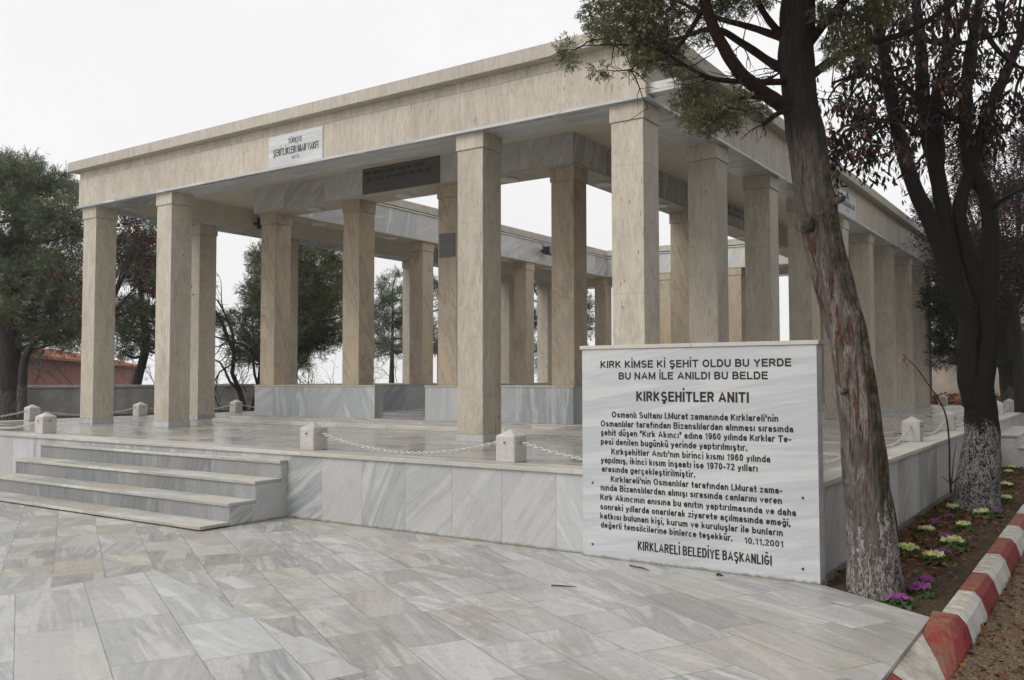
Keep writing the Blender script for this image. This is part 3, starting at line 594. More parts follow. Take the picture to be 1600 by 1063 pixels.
# ------------------------------------------------------------------ bollards and chains
def bollard(x, y, label, rz=0, s=1.0):
    t = thing('stone_bollard', label, 'bollard', (x, y, HP + .001), rz, 'stone bollards around the platform edge')
    h, w_, pk = .265 * s, .115 * s, .07 * s
    v = [(-w_, -w_, 0), (w_, -w_, 0), (w_, w_, 0), (-w_, w_, 0), (-w_, -w_, h), (w_, -w_, h), (w_, w_, h), (-w_, w_, h), (0, 0, h + pk)]
    b = MB().quadmesh([(a + x, c + y, d + HP + .001) for a, c, d in v], [(3, 2, 1, 0), (0, 1, 5, 4), (1, 2, 6, 5), (2, 3, 7, 6), (3, 0, 4, 7), (4, 5, 8), (5, 6, 8), (6, 7, 8), (7, 4, 8)])
    b.build('post', M['bollard'], t, bevel=.012)
    hk = MB()
    for sx, sy in ((1, 0), (-1, 0), (0, 1), (0, -1)):
        hk.tube([(x + sx * (w_ - .01), y + sy * (w_ - .01), HP + .2), (x + sx * (w_ + .02), y + sy * (w_ + .02), HP + .2)], [.008, .008], 6)
    hk.build('hook', M['rust'], t)
    return t
BF = [(-12.2, 'bollard near the far left corner of the platform front'), (-9.30, 'white chipped rust-stained bollard just left of the front steps'), (-3.33, 'bollard just right of the front steps'), (-.49, 'bollard between the nearest pillar pair and the inscribed stone'), (2.32, 'bollard hidden behind the inscribed stone at the platform corner')]
for x, l in BF: bollard(x, -2.08, l)
BL = [(.18, 'bollard at the left platform edge in front of the pine trunk'), (2.65, 'bollard at the left platform edge between the first two pillars'), (5.35, 'bollard at the left platform edge right of the second pillar'), (8.1, 'bollard on the left platform edge behind the inner parapet'), (10.9, 'bollard far along the left platform edge')]
for y, l in BL: bollard(-14.03, y, l)
BR = [(.55, 'bollard on the right platform edge behind the leaning trunk'), (3.28, 'bollard on the right platform edge nearest beyond the leaning trunk'), (6.2, 'bollard on the right platform edge just before the dark forked trunk'), (9.1, 'bollard hidden behind the dark forked trunk'), (13.5, 'bollard just past the side steps'), (16.1, 'second bollard past the side steps'), (18.8, 'farthest bollard on the right platform edge')]
for y, l in BR: bollard(2.32, y, l)
bollard(.05, 21.2, 'small bollard at the back corner past the last right pillar')
def link_mesh():
    vs, fs = [], []; n, m_ = 12, 6
    for i in range(n):
        a = 2 * math.pi * i / n; cx, cy = .017 * math.cos(a) + (.011 if math.cos(a) > 0 else -.011), .0135 * math.sin(a)
        tn = Vector((math.cos(a), math.sin(a), 0))
        for j in range(m_):
            b = 2 * math.pi * j / m_; p = Vector((cx, cy, 0)) + tn * .0052 * math.cos(b) + Vector((0, 0, .0052 * math.sin(b))); vs.append(p)
    for i in range(n):
        for j in range(m_): fs.append((i * m_ + j, ((i + 1) % n) * m_ + j, ((i + 1) % n) * m_ + (j + 1) % m_, i * m_ + (j + 1) % m_))
    return vs, fs
LV, LF = link_mesh()
def chain(p, q, sag, label):
    p, q = Vector(p), Vector(q); N = 200
    pts = [p.lerp(q, k / N) - Vector((0, 0, sag * (1 - (2 * k / N - 1) ** 2))) for k in range(N + 1)]
    ln = [0]
    for a, b in zip(pts, pts[1:]): ln.append(ln[-1] + (b - a).length)
    b = MB(); s = 0.02; i = 0; k = 0
    while s < ln[-1] - .01:
        while ln[i + 1] < s: i += 1
        c = pts[i].lerp(pts[i + 1], (s - ln[i]) / (ln[i + 1] - ln[i])); t = (pts[i + 1] - pts[i]).normalized()
        sd = t.cross(Vector((0, 0, 1))).normalized(); up = sd.cross(t)
        if k % 2: sd, up = up, -sd
        b.quadmesh([c + t * v.x + sd * v.y + up * v.z for v in LV], LF, True); s += .0425; k += 1
    tag(b.build('chain', M['chain'], uv=False), label, 'chain', 'white chains between the bollards')
ZC = HP + .2; g_ = .13
CF = [((-12.2 + g_, -2.08), (-9.3 - g_, -2.08), .16, 'white chain left of the front steps'), ((-3.33 + g_, -2.08), (-.49 - g_, -2.08), .17, 'white chain along the platform front between two bollards right of the steps'),
      ((-.49 + g_, -2.08), (2.32 - g_, -2.08), .17, 'white chain running in behind the inscribed stone'), ((-14.03, -2.0), (-14.03, .18 - g_), .13, 'white chain at the left edge ending by the pine trunk'),
      ((-14.03, .18 + g_), (-14.03, 2.65 - g_), .13, 'white chain along the left edge behind the first pillar'), ((-14.03, 2.65 + g_), (-14.03, 5.35 - g_), .13, 'white chain along the left edge behind the second pillar'),
      ((-14.03, 5.35 + g_), (-14.03, 8.1 - g_), .14, 'white chain along the left edge behind the parapet end'),
      ((2.32, -2.08 + g_), (2.32, .55 - g_), .16, 'white chain beside the right edge of the inscribed stone'), ((2.32, .55 + g_), (2.32, 3.28 - g_), .17, 'white chain just right of the leaning trunk'),
      ((2.32, 3.28 + g_), (2.32, 6.2 - g_), .17, 'white chain between the two right bollards before the forked trunk'), ((2.32, 6.2 + g_), (2.32, 9.1 - g_), .17, 'white chain running behind the dark forked trunk'),
      ((2.32, 13.5 + g_), (2.32, 16.1 - g_), .15, 'white chain past the side steps'), ((2.32, 16.1 + g_), (2.32, 18.8 - g_), .15, 'farthest white chain on the right edge')]
for a, b, s, l in CF: chain((*a, ZC), (*b, ZC), s, l)

# ------------------------------------------------------------------ painted kerb
def paint(name, c, chip):
    g = G(name); p = g.obj(); n = g.noise(p, 9, 7, .75); f = g.noise(p, 60, 4, .6); st = g.noise(p, 3.0, 5, .7)
    col = g.mix(g.m('MULTIPLY', g.maprange(n, .54, .66), .8), c, chip); col = g.mix(g.m('MULTIPLY', g.maprange(st, .5, .72), .6), col, tuple(q * .45 for q in c))
    nz = g.sep(g.n('NewGeometry').outputs['Normal'])[2]
    col = g.mix(g.m('MULTIPLY', g.m('MULTIPLY', g.maprange(nz, .6, .95), g.maprange(n, .40, .55)), .55), col, (.21, .16, .09))
    g.bump(g.m('ADD', n, g.m('MULTIPLY', f, .4)), .5, .012); return g.fin(col, .75, .3)
M['red_paint'] = paint('red_kerb_paint', (.235, .028, .028), (.14, .045, .04)); M['white_paint'] = paint('white_kerb_paint', (.58, .56, .52), (.38, .34, .28))
def kerb(y0, y1, red, label, x0=3.565, zt=.03):
    t = thing('kerb_stone', label, 'kerb', (x0, (y0 + y1) / 2, -.2), 0, 'red and white painted kerb stones')
    pr = [(0, -.3), (0, -.012), (.012, zt), (.12, zt), (.165, zt - .05), (.195, -.105), (.202, -.13), (.208, -.3)]
    n = len(pr); b = MB(); cuts = np.linspace(y0 + .003, y1 - .003, 9); vs = []
    for yy in cuts:
        for x, z in pr:
            j = .003 * mnoise.noise(Vector((x * 9, yy * 4, z * 9)))
            vs.append((x0 + x + j, yy, z + j))
    fs = [(k * n + i, k * n + (i + 1) % n, (k + 1) * n + (i + 1) % n, (k + 1) * n + i) for k in range(8) for i in range(n)] + [tuple(range(n - 1, -1, -1)), tuple(8 * n + i for i in range(n))]
    b.quadmesh(vs, fs); b.build('block', M['red_paint' if red else 'white_paint'], t, bevel=.01)
kb = [-2.90, -2.13, -1.38, -.44, .53, 1.43, 2.45, 3.35, 4.3, 5.25, 6.2, 7.15, 8.1, 9.05]
wl = ['nearest', 'second nearest', 'third nearest', 'fourth nearest', 'fifth nearest', 'sixth nearest', 'seventh nearest']
for k, (a, b_) in enumerate(zip(kb, kb[1:])):
    red = k % 2 == 1
    kerb(a, b_, red, ('red' if red else 'white') + ' painted kerb stone of the straight row by the gravel, ' + wl[k // 2] + (' red one' if red else ' white one'))
# red transition stone from the raised kerb to the sloping kerb face under the paving edge
FAR = [(3.531, -2.907, .032), (3.68, -2.907, .032), (3.735, -2.907, -.03), (3.762, -2.907, -.125), (3.775, -2.907, -.31)]
NEAR = [(3.524, -3.31, -.028), (3.575, -3.43, -.055), (3.655, -3.60, -.105), (3.752, -3.86, -.165), (3.765, -3.90, -.31)]
def loft(a, b_, n):
    rows = [[Vector(p).lerp(Vector(q_), k / n) + Vector((.003 * mnoise.noise(Vector(p) * 9 + Vector((0, k, 0))), 0, .004 * mnoise.noise(Vector(q_) * 7 + Vector((k, 0, 0))))) for p, q_ in zip(a, b_)] for k in range(n + 1)]
    m_ = len(a); inner = [[Vector((3.5235, r[0].y, r[0].z)), Vector((3.5235, r[-1].y, r[-1].z))] for r in rows]
    V = [p for r, q_ in zip(rows, inner) for p in [q_[0]] + r + [q_[1]]]; w_ = m_ + 2
    return MB().quadmesh(V, [(k * w_ + i, (k + 1) * w_ + i, (k + 1) * w_ + i + 1, k * w_ + i + 1) for k in range(n) for i in range(w_ - 1)] + [tuple(range(w_)), tuple(n * w_ + i for i in range(w_ - 1, -1, -1))])
t = thing('kerb_stone', 'red kerb stone at the bend where the paving ends', 'kerb', (3.6, -3.3, -.2), 0, 'red and white painted kerb stones')
loft(FAR, NEAR, 6).build('block', M['red_paint'], t, bevel=.012)
prev = NEAR
for k, y1 in enumerate((-4.22, -5.1, -6.0, -6.9)):
    red = k % 2 == 1; cur = [(x, y1, z) for x, y, z in NEAR]
    t = thing('kerb_stone', ('red' if red else 'white') + (' painted kerb face sloping down from the paving edge at the bottom right', ' painted kerb face at the very bottom edge under the paving', ' painted kerb face under the paving, third from the bend', ' painted kerb face under the paving, fourth from the bend')[k], 'kerb', (EDGE, y1, -.2), 0, 'red and white painted kerb stones')
    loft([(x, y - .005, z) for x, y, z in prev], cur, 4).build('block', M['red_paint' if red else 'white_paint'], t, bevel=.006); prev = cur

# ------------------------------------------------------------------ ornamental cabbages
M['cab_green'] = leafmat('cabbage_green', (.07, .11, .035)); M['cab_white'] = leafmat('cabbage_cream', (.66, .68, .36)); M['cab_purple'] = leafmat('cabbage_purple', (.34, .10, .31))
def rosette(name, rings, mat, parent, tints):
    V = []; C = []
    for nl, L, wd, el, r0, z0 in rings:
        for k in range(nl):
            a = 2 * math.pi * (k + rng.random() * .5) / nl; ph = rng.random() * 6; ev = el + rng.uniform(-.15, .15); LL = L * rng.uniform(.85, 1.15)
            grid = []
            for i in range(5):
                t_ = i / 4; row = []
                for j in range(9):
                    s_ = (j / 8 - .5) * 2; wv = wd * (.25 + .95 * math.sin(math.pi * min(1, .15 + t_ * .75)))
                    e2 = ev - t_ * t_ * .5 + .0
                    rad = r0 + LL * t_ * math.cos(e2); hz = z0 + LL * t_ * math.sin(max(e2, -.3)) + .012 * math.sin(s_ * 9 + ph) * t_ * t_ * (1 + abs(s_)) + .02 * s_ * s_ * t_
                    x, y = rad, s_ * wv * (1 + .1 * math.sin(7 * t_ + ph)); rad *= 1
                    if i == 4: x -= .012 * s_ * s_ + .008 * math.sin(s_ * 14 + ph)
                    row.append((x * math.cos(a) - y * math.sin(a), x * math.sin(a) + y * math.cos(a), hz))
                grid.append(row)
            tt = tints[0] + (tints[1] - tints[0]) * rng.random()
            for i in range(4):
                for j in range(8):
                    V += [grid[i][j], grid[i][j + 1], grid[i + 1][j + 1], grid[i + 1][j]]; e = tt * (.85 + .3 * i / 3); C.append((e, e, e))
    L = root_loc(parent); return soup(name, np.array(V) + np.array(L), 4, mat, parent, np.array(C), True)
def cabbage(kind, x, y, s, label, z=-.04):
    t = thing('ornamental_cabbage', label, 'flowering cabbage', (0, 0, 0), 0, 'ornamental cabbages in the flower bed')
    rosette('outer_leaves', [(9, .12, .055, .25, .02, .02), (8, .10, .05, .6, .015, .03)], M['cab_green'], t, (.6, 1.5))
    m_ = M['cab_white'] if kind == 'w' else M['cab_purple']
    rosette('heart', [(9, .085, .042, .75, .015, .045), (8, .065, .036, 1.0, .01, .05), (6, .045, .028, 1.25, .006, .055)], m_, t, (.7, 1.2))
    t.location = (x, y, z); t.scale = (s, s, s); t.rotation_euler = (rng.uniform(-.1, .1), rng.uniform(-.1, .1), rng.uniform(0, 6))
    return t
CW_ = [(2.87, 2.72, 'cream cabbage at the foot of the dark forked trunk, on its left'), (3.224, 2.421, 'cream cabbage in front of the dark forked trunk, close to the kerb'), (2.889, .761, 'cream cabbage beside the platform wall behind the leaning trunk'), (3.171, 1.30, 'pale cream cabbage with wide green leaves mid-way between the two trunks'),
       (3.24, .058, 'largest cream cabbage near the middle of the bed'), (2.934, -.493, 'cream cabbage right beside the leaning trunk'), (3.20, -.80, 'greenish cream cabbage between the leaning trunk and the kerb'), (3.174, 5.70, 'cream cabbage right of the dark forked trunk, farther one of the pair'),
       (3.323, 4.06, 'cream cabbage right of the dark forked trunk, nearer one of the pair'), (3.02, 7.85, 'cream cabbage before the side steps'), (2.99, 8.75, 'cream cabbage closest to the side steps')]
CP_ = [(2.866, 1.413, 'purple cabbage close to the platform wall'), (2.935, 1.914, 'purple cabbage nearest the wall side of the forked trunk'), (3.369, 2.626, 'purple cabbage by the kerb next to the forked trunk'), (3.096, .489, 'purple cabbage just behind the largest cream one'), (3.221, -.434, 'purple cabbage just in front of the largest cream one'),
       (3.303, -1.782, 'purple cabbage between the leaning trunk and the nearest white kerb stone'), (3.314, -2.144, 'big bright purple cabbage right of the leaning trunk foot'), (3.255, -2.60, 'bright purple cabbage at the paving edge touching the leaning trunk foot'), (3.25, 8.5, 'purple cabbage far back by the side steps')]
for x, y, l in CW_: cabbage('w', x, y, rng.uniform(.72, .92) * (1.15 if 'largest' in l else 1), l)
for x, y, l in CP_: cabbage('p', x, y, rng.uniform(.6, .72) * (1.25 if 'bright' in l else 1), l)

# ------------------------------------------------------------------ fallen leaves and litter
M['litter'] = leafmat('dead_leaf', (.30, .13, .045), .8, .15)
def litter(name, n, fn, label, size=(.03, .07), tint=None):
    c = np.array([fn() for _ in range(n)]); d = NR.normal(size=(n, 3)); d[:, 2] *= .25; l = NR.uniform(size[0], size[1], n)
    V = blades(c, d, l, l * .55, .08).reshape(n, 4, 3); T = NR.uniform(.15, .85, (n, 1)) * np.array([[1, 1, 1]]) * (NR.uniform(.7, 1.2, (n, 3)))
    return tag(soup(name, V.reshape(-1, 3), 4, M['litter'], None, T), label, 'fallen leaves', kind='stuff')
litter('fallen_leaves', 2600, lambda: (rng.triangular(2.62, 3.56, 2.75), rng.uniform(-2.2, 9.2), -.03 + rng.random() * .02), 'brown fallen leaves strewn over the dark soil of the flower bed', (.03, .075))
litter('leaf_litter', 9000, lambda: (3.75 + rng.random() ** 1.4 * 3.2, rng.uniform(-5.5, 9), -.155 + rng.random() * .012), 'small dry leaf crumbs scattered across the brown gravel', (.014, .055))
litter('leaf_pile', 5200, lambda: (rng.uniform(-2.6, 6), 29.9 - abs(rng.gauss(0, 1.6)), .62 + rng.random() * .5 * math.exp(-rng.random())), 'heaped orange fallen leaves along the foot of the tan wall', (.10, .2))
DL = [(1.95, -.55, 'rust brown dead leaf on the deck just right of the inscribed stone, upper one'), (1.98, -1.1, 'dark dead leaf on the deck just right of the inscribed stone, lower one'), (2.05, .95, 'rust brown dead leaf on the deck right of the leaning trunk'), (2.16, 1.05, 'small curled leaf beside the rust brown leaf right of the leaning trunk'), (1.9, 4.55, 'dry brown leaf by the chain near the forked trunk'), (-2.05, .35, 'small yellow leaf on the deck near the nearest pillar pair'), (1.2, 11.4, 'dead leaf on the deck before the last pillars at the right')]
for x, y, l in DL:
    V = []; r_ = rng.uniform(.06, .085); a0 = rng.uniform(0, 6)
    pts = [(r_ * (1 + .25 * math.sin(5 * a + a0)) * math.cos(a), r_ * .7 * (1 + .25 * math.sin(5 * a + a0)) * math.sin(a)) for a in np.linspace(0, 2 * math.pi, 17)[:-1]]
    for k in range(16):
        q0, q1 = pts[k], pts[(k + 1) % 16]
        V += [(x, y, HP + .022), (x + q0[0], y + q0[1], HP + .008 + .03 * abs(math.sin(k))), (x + q1[0], y + q1[1], HP + .008 + .03 * abs(math.sin(k + 1)))]
    tag(soup('fallen_leaf', np.array(V), 3, M['litter'], None, np.ones((16, 3)) * (1.6 if 'rust' in l or 'yellow' in l else .6)), l, 'leaf', 'single leaves on the deck')

def twig(pts, r, label):
    b = MB(); b.tube(pts, [r] * (len(pts) - 1) + [r * .4], 6); tag(b.build('twig', M['bark_twig'], uv=False), label, 'twig', 'twigs dropped on the paving')
M['bark_twig'] = simple('twig_bark', (.06, .04, .03), .9, .3, 40, .3)
twig([(1.10, -2.62, .008), (1.17, -2.66, .012), (1.24, -2.655, .008), (1.33, -2.72, .010)], .006, 'thin crooked twig lying just below the inscribed stone')
twig([(.93, -3.62, .008), (1.02, -3.60, .010), (1.12, -3.56, .008)], .006, 'short straight dark twig on the open paving')
twig([(1.86, -2.56, .010), (1.89, -2.58, .02), (1.915, -2.57, .008)], .011, 'dark dead leaf stub curled near the foot of the inscribed stone')

# ------------------------------------------------------------------ trees
def cr(pts, n):
    """Catmull-Rom through (Vector, radius) pairs"""
    P = [(Vector(p), r) for p, r in pts]; P = [P[0]] + P + [P[-1]]; out = []
    for i in range(1, len(P) - 2):
        for k in range(n):
            t = k / n; a, b_, c, d = [q[0] for q in P[i - 1:i + 3]]
            v = .5 * ((2 * b_) + (c - a) * t + (2 * a - 5 * b_ + 4 * c - d) * t * t + (3 * b_ - a - 3 * c + d) * t ** 3)
            out.append((v, P[i][1] + (P[i + 1][1] - P[i][1]) * t))
    out.append((P[-2][0], P[-2][1])); return out
def limb(mb, pts, n=8, sides=10, bump=.12, bs=6, ridge=0, seed=0):
    q = cr(pts, n); mb.tube([a for a, _ in q], [b for _, b in q], sides, True, bump, bs, True, ridge, seed); return q
def twigs(mb, start, d, L, r, depth, ends, spread=.7, grav=0.0, n_child=(2, 3), segs=4, sides=5):
    pts = [Vector(start)]; d = Vector(d).normalized(); seg = L / segs
    for k in range(segs):
        d = (d + Vector((rng.gauss(0, .2), rng.gauss(0, .2), rng.gauss(0, .2) + grav))).normalized(); pts.append(pts[-1] + d * seg)
    mb.tube(pts, [r * (1 - .6 * k / segs) for k in range(segs + 1)], sides, False)
    if depth <= 0: ends += [(p, d.copy()) for p in pts[1:]]; return
    for k in range(rng.randint(*n_child)):
        i = rng.randint(1, segs); dd = (d + Vector((rng.gauss(0, spread), rng.gauss(0, spread), rng.gauss(0, spread)))).normalized()
        twigs(mb, pts[i], dd, L * rng.uniform(.5, .75), r * .5, depth - 1, ends, spread, grav, n_child, segs, max(3, sides - 1))
    ends.append((pts[-1], d.copy()))

def sprays(name, centres, radii, n_per, ln, wd, mat, parent, up=.15, tints=((.6, .6, .6), (1.3, 1.3, 1.3)), sub=14, subr=.33, flat=.8):
    """foliage: each clump is many small sprays, each spray a burst of pointed needles"""
    V = []; T = []
    for c, r in zip(centres, radii):
        ns = max(3, int(n_per * (r ** 2)))
        p = NR.normal(size=(ns, 3)); p = unit(p) * (NR.random((ns, 1)) ** .45) * r; p[:, 2] *= flat
        sc = np.array(c) + p; out = unit(p + np.array([0, 0, up * r]) + NR.normal(size=(ns, 3)) * .25 * r)
        b = np.repeat(sc, sub, 0); d = np.repeat(out, sub, 0) + NR.normal(size=(ns * sub, 3)) * .75
        b = b + np.repeat(out, sub, 0) * (NR.random((ns * sub, 1)) - .3) * ln * 1.5
        l = NR.uniform(.6, 1.2, ns * sub) * ln
        V.append(blades(b, d, l, np.full(ns * sub, wd)))
        tt = NR.random((ns, 1)); tc = np.array(tints[0]) * (1 - tt) + np.array(tints[1]) * tt
        T.append(np.repeat(tc, sub, 0) * NR.uniform(.8, 1.2, (ns * sub, 1)))
    return soup(name, np.concatenate(V), 4, mat, parent, np.concatenate(T))

M['juniper'] = leafmat('juniper_green', (.125, .132, .080), .6, .2)
M['pine'] = leafmat('pine_needles', (.112, .128, .084), .65, .15)
M['pine_grey'] = leafmat('grey_pine_needles', (.115, .13, .112), .65, .15)
M['dark_conifer'] = leafmat('dark_conifer', (.036, .046, .028), .65, .1)
M['maroon'] = leafmat('dead_maroon_leaf', (.034, .0145, .0135), .6, .12)
M['red_leaf'] = leafmat('dark_red_leaf', (.07, .032, .028), .6, .3)
M['plum'] = leafmat('plum_twigs', (.055, .036, .037), .8, .1)
M['bark1'] = barkmat('peeling_bark', (.235, .198, .175), (.07, .055, .048), wash_z=1.0, peel=(.25, .085, .042), su=30, sv=4.5, moss=.8, washw=1.2)
M['bark2'] = barkmat('dark_bark', (.028, .025, .023), (.013, .011, .010), wash_z=1.2, su=36, sv=12, washw=.4, washc=(.54, .515, .495))
M['bark3'] = barkmat('grey_bark', (.075, .066, .060), (.035, .031, .029), wash_z=1.0, su=14, sv=3, washc=(.27, .25, .235))
M['branch_red'] = barkmat('red_branch', (.085, .040, .028), (.028, .018, .015), su=30, sv=30)
M['branch_dark'] = simple('dark_branch', (.030, .024, .022), .9, .3, 30, .3)
M['branch_grey'] = simple('grey_branch', (.10, .09, .085), .9, .3, 30, .3)

# --- leaning conifer with the whitewashed foot
D1 = 6.85
t1 = thing('conifer_tree', 'leaning conifer with peeling reddish bark and whitewashed foot beside the inscribed stone', 'tree', (3.03, -2.32, -.06))
def a1(px, py, dd=0.0): return at(px, py, D1 + dd)
tr = MB(); q = limb(tr, [(a1(1376, 965), .25), (a1(1370, 925), .205), (a1(1366, 880), .188), (a1(1359, 800), .172), (a1(1352, 740), .163), (a1(1342, 640), .148), (a1(1325, 530), .142), (a1(1299, 430), .140), (a1(1276, 330), .145), (a1(1262, 240), .138), (a1(1252, 170), .134), (a1(1245, 110), .128), (a1(1246, 40), .13), (a1(1247, -40), .125), (a1(1240, -200), .11), (a1(1236, -420), .075), (a1(1240, -640), .03)], 14, 44, .10, 4, ridge=.10)
tr.build('trunk', M['bark1'], t1, uv=False)
kn = MB()
fwd = Vector((-math.sin(YAW), math.cos(YAW), 0)); rgt = Vector((math.cos(YAW), math.sin(YAW), 0))
for (x, y, r, ln, dx, dz) in ((1276, 334, .045, .06, -.1, .1), (1297, 318, .028, .11, 1, .35), (1256, 352, .05, .05, -1, -.2), (1318, 612, .022, .05, -.3, .1)):
    c = a1(x, y, -.09); dr = (rgt * dx - fwd * (1 - abs(dx) * .8) + Vector((0, 0, dz))).normalized(); kn.tube([c - dr * .05, c + dr * ln * .5, c + dr * ln], [r * 1.35, r, r * .8], 10, True, .2, 20)
kn.build('knot', M['bark1'], t1, uv=False)
br = MB(); ends = []
L1 = [[(a1(1235, 172), .062), (a1(1200, 150, -.1), .055), (a1(1160, 118, -.25), .050), (a1(1128, 70, -.35), .044), (a1(1106, 20, -.45), .040), (a1(1090, -40, -.5), .03), (a1(1060, -130, -.6), .012)],
      [(a1(1230, 112), .045), (a1(1200, 95, .1), .035), (a1(1160, 68, .15), .03), (a1(1115, 45, .15), .022), (a1(1060, 60, .2), .014), (a1(1000, 70, .2), .008)],
      [(a1(1230, 62), .035), (a1(1180, 45, .3), .028), (a1(1110, 25, .4), .02), (a1(1050, 0, .5), .012), (a1(980, -10, .5), .007)],
      [(a1(1240, 128), .028), (a1(1165, 128, -.2), .022), (a1(1110, 122, -.3), .018), (a1(1075, 105, -.4), .013), (a1(1020, 75, -.4), .010), (a1(960, 70, -.4), .006), (a1(910, 72, -.4), .004)],
      [(a1(1265, 120), .04), (a1(1300, 95, .2), .035), (a1(1350, 70, .3), .03), (a1(1420, 50, .3), .025), (a1(1480, 10, .3), .02), (a1(1520, -30, .3), .012)],
      [(a1(1262, 70), .04), (a1(1285, 40, -.1), .035), (a1(1320, 0, -.2), .03), (a1(1350, -50, -.2), .02)],
      [(a1(1235, 70), .03), (a1(1200, 30), .026), (a1(1178, -10), .022), (a1(1160, -60), .015)],
      [(a1(1250, 165), .03), (a1(1215, 178, -.15), .02), (a1(1192, 196, -.2), .016)],
      [(a1(1220, 160, -.05), .02), (a1(1170, 152, -.35), .014), (a1(1130, 165, -.45), .010), (a1(1105, 190, -.5), .006)],
      [(a1(1095, 20, -.4), .022), (a1(1070, 60, -.45), .016), (a1(1040, 90, -.5), .011), (a1(1000, 98, -.5), .007), (a1(985, 110, -.5), .004)],
      [(a1(1244, -60), .04), (a1(1150, -110, -.4), .03), (a1(1040, -150, -.6), .015)], [(a1(1244, -120), .04), (a1(1350, -170, -.3), .03), (a1(1450, -220, -.5), .015)],
      [(a1(1240, -150), .04), (a1(1160, -230, .6), .03), (a1(1080, -300, 1.0), .012)], [(a1(1240, -260), .035), (a1(1320, -330, .5), .025), (a1(1400, -400, .8), .01)]]
for k, l in enumerate(L1): limb(br, l, 8, 10, .12, 10, seed=k)
br.build('branch', M['branch_red'], t1, uv=False)
fw = MB()
for l in L1:
    for p, r in l[2:]:
        for _ in range(3): twigs(fw, p, (rng.gauss(-.4, 1), rng.gauss(0, .7), rng.gauss(0, .5)), rng.uniform(.15, .35), .006, 1, ends, .8, -.02)
for p, r in [(a1(1200, 190 - 40), 0), (a1(1225, 110), 0), (a1(1210, 120), 0)]:
    for _ in range(4): twigs(fw, p, (rng.gauss(-.8, .4), rng.gauss(0, .4), rng.gauss(-.1, .3)), .32, .006, 1, [], .8, -.01)
fw.build('twigs', M['branch_dark'], t1, uv=False)
CL = [(885, 75, .07), (888, 95, .06), (935, 112, .06), (928, 30, .10), (945, 5, .13), (960, 40, .12), (985, 60, .13), (1000, 25, .14), (940, 55, .08), (1020, 75, .13), (1000, 100, .10), (1005, 92, .07), (1035, 50, .13), (1050, 80, .09), (1060, 20, .14), (1025, 0, .16), (980, -10, .18), (1090, 55, .08), (1110, 20, .10),
      (1080, 160, .12), (1100, 180, .13), (1125, 172, .12), (1140, 190, .09), (1085, 185, .09), (1110, 200, .07), (1095, 150, .10), (1165, 160, .06), (1150, 150, .07), (1195, 175, .06), (1060, 120, .05), (1080, 140, .05),
      (1320, 60, .10), (1300, 75, .08), (1340, 45, .09), (1305, 95, .07), (1360, 15, .14), (1290, 20, .08), (1385, 0, .13), (1350, 85, .06), (1150, 5, .12), (1190, -5, .1), (1120, -15, .16), (1075, 118, .04), (1045, 110, .05)]
cc, rr_ = [], []
for x, y, r in CL:
    cc.append(a1(x, y, rng.uniform(-.55, -.05))); rr_.append(r * 1.2)
for _ in range(130):                                 # crown above the picture
    y = rng.uniform(-620, -60); wd = 330 * (1 - (-y) / 800)
    cc.append(a1(1240 + rng.uniform(-wd, wd * .8), y, rng.uniform(-1.3, 1.3))); rr_.append(rng.uniform(.16, .32))
sprays('crown', cc, rr_, 7000, .036, .0062, M['juniper'], t1, up=-.1, tints=((.55, .6, .5), (1.5, 1.45, 1.1)), sub=12)

# --- dark forked tree with hanging dead leaves
D2 = 11.35
t2 = thing('broadleaf_tree', 'dark forked tree with whitewashed foot and hanging maroon dead leaves', 'tree', (3.05, 3.15, -.06))
def a2(px, py, dd=0.0): return at(px, py, D2 + dd)
tr = MB()
limb(tr, [(a2(1524, 815), .36), (a2(1525, 792), .295), (a2(1529, 750), .25), (a2(1534, 700), .218), (a2(1533, 650), .192), (a2(1529, 610), .176), (a2(1535, 575), .158), (a2(1543, 530), .132), (a2(1545, 490), .126), (a2(1540, 450), .12), (a2(1546, 425), .108), (a2(1548, 380), .102), (a2(1546, 330), .098), (a2(1539, 300), .096), (a2(1519, 262), .10), (a2(1510, 220), .082), (a2(1509, 160), .075), (a2(1514, 90), .065), (a2(1528, 20), .055), (a2(1540, -80), .035), (a2(1550, -220), .012)], 12, 30, .07, 5, ridge=.05)
limb(tr, [(a2(1524, 632), .15), (a2(1514, 590), .135), (a2(1511, 545), .124), (a2(1514, 505), .114), (a2(1500, 470), .114), (a2(1482, 420), .115), (a2(1464, 370), .108), (a2(1446, 330), .100), (a2(1428, 290), .092), (a2(1412, 240), .088), (a2(1398, 180), .082), (a2(1385, 110), .075), (a2(1372, 40), .065), (a2(1358, -50), .05), (a2(1340, -200), .02)], 10, 20, .08, 6)
tr.build('trunk', M['bark2'], t2, uv=False)
